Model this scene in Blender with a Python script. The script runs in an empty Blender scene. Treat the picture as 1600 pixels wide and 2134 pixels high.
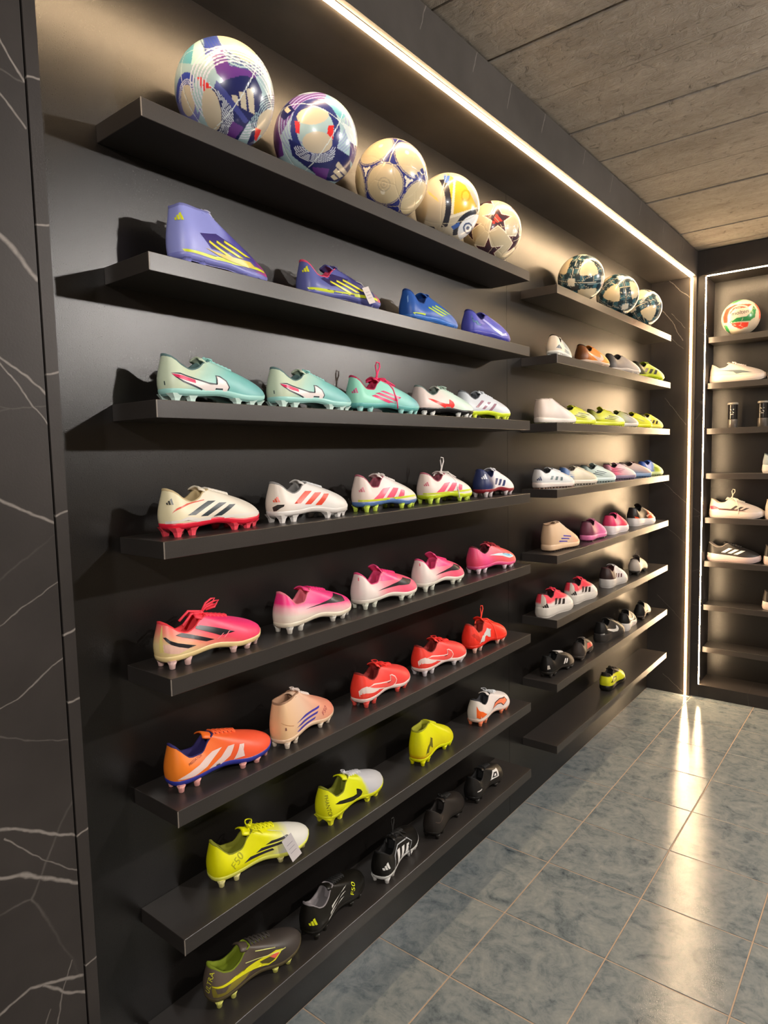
import bpy, bmesh, math, random
import numpy as np
from mathutils import Vector, Matrix
from mathutils.bvhtree import BVHTree

# ------------------------------------------------------------------ camera, world, exposure
SC = bpy.context.scene
COL = SC.collection
random.seed(7)
CAM = Vector((1.2985, -0.6635, 1.5694))
YAW, PITCH, ROLL, FPX = math.radians(38.586), math.radians(-4.967), math.radians(-1.306), 1370.49
def cam_axes():
    cy, sy, cp, sp = math.cos(YAW), math.sin(YAW), math.cos(PITCH), math.sin(PITCH)
    f = Vector((-sy*cp, cy*cp, sp)); r = Vector((cy, sy, 0)); u = r.cross(f)
    return math.cos(ROLL)*r+math.sin(ROLL)*u, -math.sin(ROLL)*r+math.cos(ROLL)*u, f
CR, CU, CF = cam_axes()
cd = bpy.data.cameras.new('camera'); cam = bpy.data.objects.new('camera', cd); COL.objects.link(cam)
m = Matrix((CR, CU, -CF)).transposed().to_4x4(); m.translation = CAM
cam.matrix_world = m
cd.sensor_fit = 'HORIZONTAL'; cd.sensor_width = 36.0; cd.lens = 36.0*FPX/1600.0
cd.clip_start = .05; cd.clip_end = 50
SC.camera = cam
W = bpy.data.worlds.new('world'); SC.world = W; W.use_nodes = True
W.node_tree.nodes['Background'].inputs[0].default_value = (.5, .5, .55, 1)
W.node_tree.nodes['Background'].inputs[1].default_value = .02
SC.view_settings.view_transform = 'Standard'; SC.view_settings.look = 'None'
SC.view_settings.gamma = 1.0; SC.view_settings.use_curve_mapping = False
SC.view_settings.exposure = 2.28
LED_POWER = 31.5          # radiance of the warm strips
SPOT_POWER = 470.0        # radiance of the small ceiling spotlight lenses
LED_COL = (1.0, .70, .40)
SPOT_COL = (1.0, .94, .88)

# ------------------------------------------------------------------ helpers
def lin(c):
    if isinstance(c, str):
        c = c.lstrip('#'); c = tuple(int(c[i:i+2], 16)/255 for i in (0, 2, 4))
    return tuple((x/12.92 if x <= .04045 else ((x+.055)/1.055)**2.4) for x in c)
def link(o, parent=None):
    COL.objects.link(o)
    if parent is not None: o.parent = parent
    return o
def mesh(name, V, Fc, smooth=False):
    me = bpy.data.meshes.new(name); me.from_pydata([tuple(v) for v in V], [], Fc); me.update()
    if smooth: me.polygons.foreach_set('use_smooth', [True]*len(me.polygons))
    return me
def obj(name, me, mat=None, parent=None, loc=None, shared=False):
    o = bpy.data.objects.new(name, me)
    if mat is not None:
        if not me.materials: me.materials.append(None if shared else mat)
        if shared:
            link(o, parent); o.material_slots[0].link = 'OBJECT'; o.material_slots[0].material = mat
            if loc is not None: o.location = loc
            return o
    link(o, parent)
    if loc is not None: o.location = loc
    return o
def empty(name, loc=(0, 0, 0), rz=0):
    o = bpy.data.objects.new(name, None); o.empty_display_size = .05
    COL.objects.link(o); o.location = loc; o.rotation_euler = (0, 0, rz); return o
def tag(o, label=None, cat=None, group=None, kind=None):
    if label: o['label'] = label
    if cat: o['category'] = cat
    if group: o['group'] = group
    if kind: o['kind'] = kind
    return o
class MB:
    def __init__(s): s.v = []; s.f = []
    def box(s, a, b):
        n = len(s.v); x0, y0, z0 = a; x1, y1, z1 = b
        s.v += [(x0,y0,z0),(x1,y0,z0),(x1,y1,z0),(x0,y1,z0),(x0,y0,z1),(x1,y0,z1),(x1,y1,z1),(x0,y1,z1)]
        s.f += [tuple(n+i for i in q) for q in ((0,3,2,1),(4,5,6,7),(0,1,5,4),(1,2,6,5),(2,3,7,6),(3,0,4,7))]
        return s
    def tube(s, pts, r, n=6, closed=False):
        pts = [Vector(p) for p in pts]; k = len(pts); base = len(s.v)
        up = Vector((0.13, .21, .97))
        for i, p in enumerate(pts):
            a = pts[(i-1) % k] if (i > 0 or closed) else p
            b = pts[(i+1) % k] if (i < k-1 or closed) else p
            t = (b-a).normalized(); e1 = t.cross(up)
            if e1.length < .05: e1 = t.cross(Vector((1, 0, 0)))
            e1.normalize(); e2 = t.cross(e1)
            rr = r[i] if isinstance(r, (list, tuple)) else r
            for j in range(n):
                an = 2*math.pi*j/n; s.v.append(p+e1*(rr*math.cos(an))+e2*(rr*math.sin(an)))
        segs = k if closed else k-1
        for i in range(segs):
            for j in range(n):
                a0 = base+i*n; b0 = base+((i+1) % k)*n
                s.f.append((a0+j, a0+(j+1) % n, b0+(j+1) % n, b0+j))
        if not closed:
            s.f.append(tuple(base+j for j in range(n))[::-1]); s.f.append(tuple(base+(k-1)*n+j for j in range(n)))
        return s
    def lathe(s, prof, n=24):
        base = len(s.v)
        for r, z in prof:
            for j in range(n):
                a = 2*math.pi*j/n; s.v.append((r*math.cos(a), r*math.sin(a), z))
        for i in range(len(prof)-1):
            for j in range(n):
                s.f.append((base+i*n+j, base+i*n+(j+1) % n, base+(i+1)*n+(j+1) % n, base+(i+1)*n+j))
        s.f.append(tuple(base+j for j in range(n))[::-1]); s.f.append(tuple(base+(len(prof)-1)*n+j for j in range(n)))
        return s
    def build(s, name, mat, parent=None, smooth=False, bevel=0, loc=None):
        me = mesh(name, s.v, s.f, smooth)
        if bevel:
            bm = bmesh.new(); bm.from_mesh(me)
            bmesh.ops.bevel(bm, geom=bm.edges[:], offset=bevel, segments=1, affect='EDGES', profile=.5)
            bm.to_mesh(me); bm.free()
        return obj(name, me, mat, parent, loc)
def spline(xs, ys):
    xs = np.array(xs, float); ys = np.array(ys, float); n = len(xs)
    d = np.diff(ys)/np.diff(xs); mm = np.zeros(n); mm[1:-1] = np.where(d[1:]*d[:-1] > 0, 2*d[1:]*d[:-1]/(d[1:]+d[:-1]+1e-12), 0)
    mm[0] = d[0]; mm[-1] = d[-1]
    def f(x):
        x = min(max(x, xs[0]), xs[-1]); i = min(max(int(np.searchsorted(xs, x))-1, 0), n-2)
        h = xs[i+1]-xs[i]; t = (x-xs[i])/h
        return (2*t**3-3*t*t+1)*ys[i]+(t**3-2*t*t+t)*h*mm[i]+(-2*t**3+3*t*t)*ys[i+1]+(t**3-t*t)*h*mm[i+1]
    return f

# ------------------------------------------------------------------ materials
class NT:
    def __init__(s, name):
        s.m = bpy.data.materials.new(name); s.m.use_nodes = True; s.t = s.m.node_tree; s.n = s.t.nodes
        s.b = s.n['Principled BSDF']
    def node(s, ty, **kw):
        x = s.n.new(ty)
        for k, v in kw.items():
            if k.startswith('i_'):
                key = k[2:]; key = int(key) if key.isdigit() else key
                x.inputs[key].default_value = v
            else: setattr(x, k, v)
        return x
    def l(s, a, b): s.t.links.new(a, b)
    def math(s, op, a, b=None, c=None, clamp=False):
        x = s.n.new('ShaderNodeMath'); x.operation = op; x.use_clamp = clamp
        for i, v in enumerate((a, b, c)):
            if v is None: continue
            if isinstance(v, (int, float)): x.inputs[i].default_value = v
            else: s.l(v, x.inputs[i])
        return x.outputs[0]
    def mix(s, f, a, b):
        x = s.n.new('ShaderNodeMix'); x.data_type = 'RGBA'
        for i, v in ((0, f), (6, a), (7, b)):
            if isinstance(v, (int, float)): x.inputs[i].default_value = v
            elif isinstance(v, tuple): x.inputs[i].default_value = (*v[:3], 1)
            else: s.l(v, x.inputs[i])
        return x.outputs[2]
    def noise(s, vec, scale, detail=3, rough=.55, dist=0.):
        x = s.node('ShaderNodeTexNoise', i_Scale=scale, i_Detail=detail, i_Roughness=rough, i_Distortion=dist)
        s.l(vec, x.inputs['Vector']); return x
    def bump(s, h, strength, dist):
        x = s.node('ShaderNodeBump', i_Strength=strength, i_Distance=dist); s.l(h, x.inputs['Height']); s.l(x.outputs[0], s.b.inputs['Normal'])
    def ramp(s, f, stops, interp='LINEAR'):
        x = s.n.new('ShaderNodeValToRGB'); x.color_ramp.interpolation = interp; e = x.color_ramp.elements
        e[0].position = stops[0][0]; e[0].color = (*stops[0][1], 1); e[1].position = stops[-1][0]; e[1].color = (*stops[-1][1], 1)
        for p_, c in stops[1:-1]:
            q = e.new(p_); q.color = (*c, 1)
        s.l(f, x.inputs[0]); return x.outputs[0]
CACHE = {}
def plain(color, rough=.45, metal=0., spec=.5, coat=0., key=None):
    k = ('p', color, rough, metal, spec, coat)
    if k in CACHE: return CACHE[k]
    t = NT('plain_'+str(len(CACHE))); c = lin(color) if isinstance(color, str) else color
    t.b.inputs['Base Color'].default_value = (*c, 1); t.b.inputs['Roughness'].default_value = rough
    t.b.inputs['Metallic'].default_value = metal; t.b.inputs['Specular IOR Level'].default_value = spec
    t.b.inputs['Coat Weight'].default_value = coat
    CACHE[k] = t.m; return t.m
SL = .27                 # length of the basic shoe
def grad(a, b, stops, rough=.42, grain=.04):
    """colour print of an upper: ramp along a*y/L + b*z/0.1 of the shoe's own coordinates"""
    k = ('g', a, b, tuple(stops), rough)
    if k in CACHE: return CACHE[k]
    t = NT('upper_'+str(len(CACHE))); tc = t.node('ShaderNodeTexCoord'); sp = t.node('ShaderNodeSeparateXYZ'); t.l(tc.outputs['Object'], sp.inputs[0])
    yy = t.math('MULTIPLY_ADD', sp.outputs[1], a/SL, .5*a); zz = t.math('MULTIPLY', sp.outputs[2], b/.1)
    n = t.noise(tc.outputs['Object'], 55, 2)
    f = t.math('ADD', t.math('ADD', yy, zz), t.math('MULTIPLY_ADD', n.outputs[0], grain, -grain/2), clamp=True)
    t.l(t.ramp(f, [(p_, lin(c)) for p_, c in stops]), t.b.inputs['Base Color'])
    t.b.inputs['Roughness'].default_value = rough
    n2 = t.noise(tc.outputs['Object'], 700, 1); t.bump(n2.outputs[0], .12, .0006)
    CACHE[k] = t.m; return t.m
def emit(color, power):
    t = NT('glow'); t.b.inputs['Base Color'].default_value = (0, 0, 0, 1)
    t.b.inputs['Emission Color'].default_value = (*color, 1); t.b.inputs['Emission Strength'].default_value = power
    return t.m
def laminate(name, col, rough, bumpy=.1, tone=.25, spec=.5):
    t = NT(name); t.b.inputs['Specular IOR Level'].default_value = spec; tc = t.node('ShaderNodeTexCoord'); n = t.noise(tc.outputs['Object'], 420, 3, .7)
    n2 = t.noise(tc.outputs['Object'], 5, 4)
    f = t.math('ADD', t.math('MULTIPLY', n.outputs[0], .6), t.math('MULTIPLY', n2.outputs[0], .4))
    lo = tuple(c*(1-tone) for c in col); hi = tuple(c*(1+tone) for c in col)
    t.l(t.ramp(f, [(.3, lo), (.7, hi)]), t.b.inputs['Base Color'])
    t.l(t.math('MULTIPLY_ADD', n.outputs[0], .16, rough-.08), t.b.inputs['Roughness'])
    t.bump(n.outputs[0], bumpy, .0008)
    return t.m
def marble(name, segs=(), col=(.031, .0262, .0240), cells=True, seed=0., ax=1):
    """dark marble; segs = veins drawn as ((y,z),(y,z),width,strength) in wall coordinates, plus faint random ones"""
    t = NT(name); g = t.node('ShaderNodeNewGeometry'); P = g.outputs['Position']
    nd = t.noise(P, 14, 3); off = t.node('ShaderNodeVectorMath', operation='MULTIPLY_ADD')
    t.l(nd.outputs['Color'], off.inputs[0]); off.inputs[1].default_value = (.022,)*3; t.l(P, off.inputs[2])
    Q = off.outputs[0]
    n1 = t.noise(P, 3.2, 6, .6); base = t.ramp(n1.outputs[0], [(.3, tuple(c*.72 for c in col)), (.7, tuple(c*1.35 for c in col))])
    fn = t.noise(P, 90, 3); acc = None
    if segs:
        flat = t.node('ShaderNodeVectorMath', operation='MULTIPLY'); flat.inputs[1].default_value = (0, 1, 1) if ax == 1 else (1, 0, 1); t.l(Q, flat.inputs[0])
        for (a, b, w, st) in segs:
            A = Vector((0, a[0]+.011, a[1]+.011)); d = Vector((0, b[0]-a[0], b[1]-a[1]))
            if ax == 0: A = Vector((A.y, 0, A.z)); d = Vector((d.y, 0, d.z))
            s1 = t.node('ShaderNodeVectorMath', operation='SUBTRACT'); t.l(flat.outputs[0], s1.inputs[0]); s1.inputs[1].default_value = A
            dt = t.node('ShaderNodeVectorMath', operation='DOT_PRODUCT'); t.l(s1.outputs[0], dt.inputs[0]); dt.inputs[1].default_value = d/d.length_squared
            cl = t.math('ADD', dt.outputs['Value'], 0., clamp=True)
            sc = t.node('ShaderNodeVectorMath', operation='SCALE'); sc.inputs[0].default_value = d; t.l(cl, sc.inputs['Scale'])
            ds = t.node('ShaderNodeVectorMath', operation='DISTANCE'); t.l(s1.outputs[0], ds.inputs[0]); t.l(sc.outputs[0], ds.inputs[1])
            mk = t.math('MULTIPLY', t.math('SUBTRACT', 1.3, t.math('DIVIDE', ds.outputs['Value'], w*.75), clamp=True), st)
            acc = mk if acc is None else t.math('MAXIMUM', acc, mk)
    if cells:
        mp = t.node('ShaderNodeMapping'); mp.inputs['Scale'].default_value = (1, 1, 1.7); mp.inputs['Location'].default_value = (seed, seed*2, seed); mp.inputs['Rotation'].default_value = (.6, .3, .2); t.l(Q, mp.inputs[0])
        vo = t.node('ShaderNodeTexVoronoi', feature='DISTANCE_TO_EDGE', i_Scale=2.1); t.l(mp.outputs[0], vo.inputs['Vector'])
        ln = t.math('SUBTRACT', 1., t.math('DIVIDE', vo.outputs['Distance'], .006), clamp=True)
        mk2 = t.noise(P, 2.3, 2); gate = t.math('MULTIPLY', t.math('SUBTRACT', mk2.outputs[0], .47, clamp=True), 5., clamp=True)
        v = t.math('MULTIPLY', t.math('MULTIPLY', ln, gate), .5)
        acc = v if acc is None else t.math('MAXIMUM', acc, v)
    acc = t.math('MULTIPLY', acc, t.math('MULTIPLY_ADD', fn.outputs[0], 1.2, .4), clamp=True)
    t.l(t.mix(acc, base, (.23, .205, .185)), t.b.inputs['Base Color'])
    t.b.inputs['Roughness'].default_value = .46; t.b.inputs['Specular IOR Level'].default_value = .35
    n3 = t.noise(P, 260, 2); t.bump(n3.outputs[0], .12, .0008)
    return t.m

M_WALL = laminate('dark_panel_laminate', (.0080, .0068, .0062), .30, .30, spec=.55)
M_SHELF = laminate('shelf_laminate', (.034, .0295, .027), .34, .10)
M_EDGE = plain((.20, .17, .145), .5)
M_BLACK = plain('#0b0a0a', .6)
M_LED = emit(LED_COL, LED_POWER)
M_ALU = plain('#5a4a36', .4, .6)

# ------------------------------------------------------------------ the room
DF, YL, YR, ZS, ZC, YE = .262, -.165, 3.700, 2.597, 2.750, 3.722
SHELF_Z = [2.241, 1.963, 1.686, 1.409, 1.132, .856, .578, .305]
SD, ST = .162, .035
XR_, YB_ = 3.30, -2.40
def struct(name, mb, mat, parent=None, bevel=0):
    o = mb.build(name, mat, parent, bevel=bevel)
    if parent is None: tag(o, kind='structure')
    return o
# floor: grout bed with single tiles
fl = struct('floor', MB().box((-.02, YB_, -.05), (XR_, YE+.35, -.0018)), laminate('grout', (.42, .30, .21), .7, .3))
def tile_mat():
    t = NT('floor_tile'); g = t.node('ShaderNodeNewGeometry'); P = g.outputs['Position']; oi = t.node('ShaderNodeObjectInfo')
    ad = t.node('ShaderNodeVectorMath', operation='MULTIPLY_ADD'); t.l(oi.outputs['Random'], ad.inputs[0]); ad.inputs[1].default_value = (7, 13, 5); t.l(P, ad.inputs[2])
    n1 = t.noise(ad.outputs[0], 9, 8, .68, 1.2); n2 = t.noise(ad.outputs[0], 34, 5, .7, .6); n3 = t.noise(P, 300, 2, .5)
    f = t.math('ADD', t.math('MULTIPLY', n1.outputs[0], .65), t.math('MULTIPLY', n2.outputs[0], .35))
    c = t.ramp(f, [(.30, (.045, .062, .075)), (.41, (.140, .166, .178)), (.50, (.215, .240, .244)), (.58, (.255, .275, .270)), (.72, (.34, .35, .335))])
    t.l(c, t.b.inputs['Base Color']); t.l(t.math('MULTIPLY_ADD', n2.outputs[0], .08, .06), t.b.inputs['Roughness'])
    h = t.math('ADD', n3.outputs[0], t.math('MULTIPLY', n2.outputs[0], .5)); t.bump(h, .20, .0012)
    return t.m
M_TILE = tile_mat()
TP, TX0, TY0 = .347, .272, 1.235
tme = {}
for i in range(-1, 9):
    for j in range(-10, 8):
        x0, x1 = max(0, TX0+i*TP+.0019), min(XR_, TX0+(i+1)*TP-.0019); y0, y1 = max(YB_, TY0+j*TP+.0019), min(YE+.02, TY0+(j+1)*TP-.0019)
        if x1-x0 < .01 or y1-y0 < .01: continue
        k = (round(x1-x0, 3), round(y1-y0, 3))
        if k not in tme:
            a, b = (x1-x0)/2, (y1-y0)/2; e = .0015
            V = [(-a, -b, -.004), (a, -b, -.004), (a, b, -.004), (-a, b, -.004), (-a, -b, -e), (a, -b, -e), (a, b, -e), (-a, b, -e), (-a+e, -b+e, 0), (a-e, -b+e, 0), (a-e, b-e, 0), (-a+e, b-e, 0)]
            Fq = []
            for q in (0, 4):
                for w in range(4): Fq.append((q+w, q+(w+1) % 4, q+4+(w+1) % 4, q+4+w))
            Fq.append((8, 9, 10, 11)); tme[k] = mesh('tile', V, Fq); tme[k].materials.append(M_TILE)
        o = link(bpy.data.objects.new('tile', tme[k]), fl); o.location = ((x0+x1)/2, (y0+y1)/2, random.uniform(-.0004, .0002))
# ceiling: board-marked concrete, boards run across
def concrete():
    t = NT('board_marked_concrete'); g = t.node('ShaderNodeNewGeometry'); P = g.outputs['Position']
    mp = t.node('ShaderNodeMapping'); mp.inputs['Scale'].default_value = (.45, 1.6, 1); t.l(P, mp.inputs[0])
    n1 = t.noise(mp.outputs[0], 5, 8, .65, .5); n2 = t.noise(P, 26, 6, .7, 1.0); n3 = t.noise(mp.outputs[0], 60, 4, .7)
    f = t.math('ADD', t.math('MULTIPLY', n1.outputs[0], .6), t.math('MULTIPLY', n2.outputs[0], .4))
    t.l(t.ramp(f, [(.34, (.21, .182, .152)), (.5, (.30, .268, .228)), (.66, (.39, .352, .305))]), t.b.inputs['Base Color'])
    t.b.inputs['Roughness'].default_value = .85
    pit = t.math('MULTIPLY', t.math('SUBTRACT', .40, n2.outputs[0], clamp=True), 3.)
    h = t.math('SUBTRACT', t.math('ADD', t.math('MULTIPLY', n2.outputs[0], .5), t.math('MULTIPLY', n3.outputs[0], .35)), pit); t.bump(h, 1.0, .010)
    return t.m
M_CONC = concrete()
ce = struct('ceiling', MB().box((-.02, YB_, ZC+.012), (XR_, YE+.35, ZC+.1)), plain((.055, .045, .036), .9))
y = 1.507-.305*13; q = 0
while y < YE+.35:
    dz = (0, .003, -.001, .004, .001)[q % 5]; y0, y1 = max(y+.004, YB_), min(y+.301, YE+.34)
    if y1-y0 > .02:
        xs = [.0] + [x for x in (1.15+.4*((q*37) % 5)/2,)] + [XR_]
        for a, b in zip(xs[:-1], xs[1:]):
            MB().box((a+.001, y0, ZC+dz), (b-.001, y1, ZC+.013)).build('ceiling_board', M_CONC, ce, bevel=.002)
    y += .305; q += 1
# long wall behind the shelves: laminate panels
wl = struct('wall_left', MB().box((-.06, YB_, 0), (-.013, YE+.3, ZC)), M_BLACK)
ys = [YL, 1.791, YR]
for a, b in zip(ys[:-1], ys[1:]):
    MB().box((-.0125, a+.0008, .0), (0, b-.0008, ZS)).build('panel', M_WALL, wl)
# marble frame round the niche
def stub(y, z, w=.0022, st=1.): return [((y-.02, z-.006), (y+.03, z+.006), w, st)]
M_STRIP = marble('marble_strip', sum([stub(YL-.01, z) for z in (2.14, 1.93, 1.71, 1.49, 1.30, 1.19, .965, .74)], []), cells=False)
M_HEAD = marble('marble_header_lit', [((yy, 2.66+.01*(k % 3)), (yy+.045, 2.78), .0026, .55) for k, yy in enumerate((.55, .83, 1.10, 1.31, 1.56, 1.93, 2.23, 2.62, 3.0, 3.38))], col=(.052, .046, .042), cells=False)  # same marble, base colour lightened in place of more light on the header
M_FRAME = marble('marble_frame', cells=True, seed=.4)
M_RET = marble('marble_return', [((.107, 2.597), (.225, 2.475), .003, .9), ((.04, 2.46), (.12, 2.35), .003, .9), ((.12, 2.35), (.19, 2.225), .003, .9), ((.124, 2.393), (.20, 2.30), .002, .6), ((.11, 2.263), (.19, 2.175), .002, .5), ((.089, 1.883), (.215, 1.715), .002, .6), ((.09, 1.356), (.22, 1.23), .002, .6), ((.11, 1.07), (.22, .975), .002, .4), ((.06, .63), (.215, .48), .0018, .4), ((.10, .115), (.22, .02), .002, .7)], cells=False, ax=0)
M_MARB = marble('marble_wall', [
  ((-.32, 2.31), (-.19, 2.13), .0022, 1), ((-.33, 2.22), (-.19, 2.06), .0022, .9),
  ((-.36, 2.02), (-.27, 1.93), .004, 1), ((-.27, 1.93), (-.188, 1.845), .005, 1),
  ((-.34, 1.80), (-.25, 1.73), .0025, .9), ((-.25, 1.73), (-.186, 1.675), .0025, .9), ((-.26, 1.735), (-.186, 1.625), .002, .8),
  ((-.34, 1.53), (-.28, 1.525), .003, .9), ((-.28, 1.525), (-.186, 1.475), .003, .9), ((-.36, 1.46), (-.30, 1.49), .002, .6),
  ((-.36, 1.30), (-.25, 1.345), .0014, .6), ((-.25, 1.345), (-.186, 1.385), .0016, .6),
  ((-.36, 1.185), (-.26, 1.215), .0016, .6), ((-.26, 1.215), (-.186, 1.265), .0018, .7),
  ((-.37, 1.05), (-.28, 1.02), .003, .9), ((-.28, 1.02), (-.186, .965), .003, 1), ((-.29, 1.01), (-.24, .955), .0016, .7), ((-.24, .955), (-.186, .905), .0016, .6),
  ((-.37, .975), (-.27, .945), .004, 1), ((-.27, .945), (-.186, .885), .004, 1),
  ((-.36, .735), (-.27, .755), .0035, 1), ((-.27, .755), (-.188, .725), .0035, 1), ((-.25, .745), (-.22, .72), .003, .9), ((-.22, .72), (-.186, .692), .003, 1),
  ((-.205, .76), (-.23, .68), .0014, .6), ((-.23, .68), (-.27, .55), .0018, .6), ((-.27, .55), (-.29, .40), .002, .6), ((-.24, .70), (-.31, .60), .0014, .5),
  ((-.36, .575), (-.25, .56), .003, .9), ((-.25, .56), (-.186, .535), .006, 1), ((-.36, .54), (-.23, .50), .0035, .9)], cells=True, seed=1.3)
struct('trim_1', MB().box((-.0125, YL-.019, 0), (DF, YL, ZC-.006)), M_STRIP)                 # near upright
struct('trim_2', MB().box((-.0125, YR, 0), (DF, YR+.019, ZC-.006)), M_RET)                   # far upright (return)
struct('trim_3', MB().box((-.0125, YL+.0005, ZS), (DF, YR-.0005, ZC-.006)), M_HEAD)          # header with soffit
struct('wall_near', MB().box((-.0125, YB_, 0), (DF, YL-.0225, ZC-.006)), M_MARB)             # marble cladding left of the niche
# end wall: frame, plinth, recessed panel
XE, EB = .305, 3.965
we = struct('wall_end', MB().box((DF, EB+.012, 0), (XR_, EB+.06, ZC)), M_BLACK)
ex = [XE, 1.55, XR_]
for a, b in zip(ex[:-1], ex[1:]):
    MB().box((a+.0008, EB, .075), (b-.0008, EB+.0125, ZS)).build('panel', M_WALL, we)
struct('trim_4', MB().box((DF-.02, YE, 0), (XE, EB, ZC-.006)), M_FRAME)
struct('trim_5', MB().box((XE+.0005, YE, ZS), (XR_, EB, ZC-.006)), M_FRAME)
struct('trim_6', MB().box((XE+.0005, YE, 0), (XR_, EB, .078)), M_FRAME)
struct('wall_right', MB().box((XR_, YB_, 0), (XR_+.05, YE+.35, ZC)), laminate('right_wall_paint', (.46, .43, .40), .7, .1, .06))
struct('wall_rear', MB().box((-.02, YB_-.05, 0), (XR_, YB_, ZC)), laminate('rear_wall_paint', (.46, .43, .40), .7, .1, .06))

# ------------------------------------------------------------------ light strips and spotlights
def strip(a, b, prof, label):
    r = empty('light_strip', a); a = Vector(a)
    tag(r, label, 'light', 'warm light strips around the niches')
    lo = Vector([min(p, q) for p, q in zip((0, 0, 0), Vector(b)-a)]); hi = Vector([max(p, q) for p, q in zip((0, 0, 0), Vector(b)-a)])
    MB().box(lo, hi).build('diffuser', M_LED, r)
    lo, hi = Vector(prof[0])-a, Vector(prof[1])-a
    MB().box(lo, hi).build('aluminium_profile', M_ALU, r)
strip((.230, YL+.001, ZS-.0052), (.241, YR-.012, ZS-.0012), ((.226, YL+.001, ZS-.0012), (.245, YR-.012, ZS-.0002)), 'long glowing strip under the header above the football shelves')
strip((.231, YR-.0050, .002), (.241, YR-.0012, ZS-.009), ((.224, YR-.0012, .002), (.248, YR-.0002, ZS-.006)), 'upright glowing strip at the far end of the long shelf wall')
strip((XE+.0012, YE+.004, .080), (XE+.0050, YE+.013, ZS-.009), ((XE+.0002, YE+.002, .080), (XE+.0012, YE+.018, ZS-.006)), 'upright glowing strip at the left edge of the end wall niche')
strip((XE+.009, YE+.004, ZS-.0050), (XR_-.01, YE+.013, ZS-.0012), ((XE+.006, YE+.002, ZS-.0012), (XR_-.01, YE+.018, ZS-.0002)), 'glowing strip along the top of the end wall niche')
M_LENS = emit(SPOT_COL, SPOT_POWER)
def spotlight(loc, aim, label):
    r = empty('ceiling_spotlight', loc); tag(r, label, 'spotlight', 'ceiling spotlights')
    d = (Vector(aim)-Vector(loc)).normalized(); rot = d.to_track_quat('-Z', 'Y')
    h = MB().lathe([(.012, .10), (.045, .10), (.048, .09), (.048, 0), (.043, 0), (.043, .012), (.01, .012)], 24).build('housing', M_BLACK, r, True)
    ln = MB().lathe([(.0, .0105), (.040, .0105), (.040, .0075), (.0, .0070)], 24).build('lens', M_LENS, r)
    for o in (h, ln): o.rotation_euler = rot.to_euler()
    MB().box((-.008, -.008, .05), (.008, .008, ZC-loc[2]-.001)).build('stem', M_BLACK, r)
    MB().lathe([(.05, ZC-loc[2]-.02), (.05, ZC-loc[2]-.0005)], 24).build('ceiling_rose', M_BLACK, r)
spotlight((2.25, 1.38, 2.44), (.1, .7, .70), 'black ceiling spotlight aimed at the near bay of shelves')
spotlight((1.95, -1.55, 2.44), (.1, .3, .75), 'unseen black ceiling spotlight added behind the camera to light shoe heels and near shelf ends')  # extra lamp, added only to brighten the heels and near shelf ends
spotlight((2.25, 3.10, 2.46), (.1, 2.0, .70), 'black ceiling spotlight aimed at the far bay of shelves')

# ------------------------------------------------------------------ shelves
ORD = ['topmost', 'second', 'third', 'fourth', 'fifth', 'sixth', 'seventh', 'lowest']
NEAR = ['five footballs', 'four purple and blue boots', 'five mint and silver boots', 'five white boots', 'five pink boots', 'orange and red boots', 'four yellow and white boots', 'black boots']
FAR = ['three white and teal footballs', 'four shoes in white, orange, grey and lime', 'yellow turf shoes', 'six pale turf shoes', 'peach and pink shoes', 'white and red shoes', 'black and grey shoes', 'one yellow and black shoe']
ENDT = ['a volleyball', 'white sports shoes', 'two ball cans', 'one shoe at the frame edge', 'a white and maroon shoe', 'a black striped running shoe', 'a dark shoe at the frame edge', 'nothing']
def shelf(loc, size, label, group, edges):
    r = empty('wall_shelf', loc); tag(r, label, 'shelf', group)
    MB().box((0, 0, -ST), (size[0], size[1], 0)).build('board', M_SHELF, r, bevel=.0008)
    for (x, y) in edges: MB().box((x-.0011, y-.0011, -ST+.0008), (x+.0007, y+.0011, -.0008)).build('edge_joint', M_EDGE, r)
for i, z in enumerate(SHELF_Z):
    shelf((0, .067, z), (SD, 1.600), '%s black shelf of the near bay, holding %s' % (ORD[i], NEAR[i]), 'floating shelves of the near bay', [(SD, 0)])
    shelf((0, 1.915, z), (SD, 1.634), '%s dark shelf of the far bay, holding %s' % (ORD[i], FAR[i]), 'floating shelves of the far bay', [])
for i, z in enumerate(SHELF_Z):
    shelf((XE+.006, 3.80, z), (1.30, EB-3.80), '%s dark shelf on the end wall, holding %s' % (ORD[i], ENDT[i]), 'floating shelves on the end wall', [])

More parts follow.
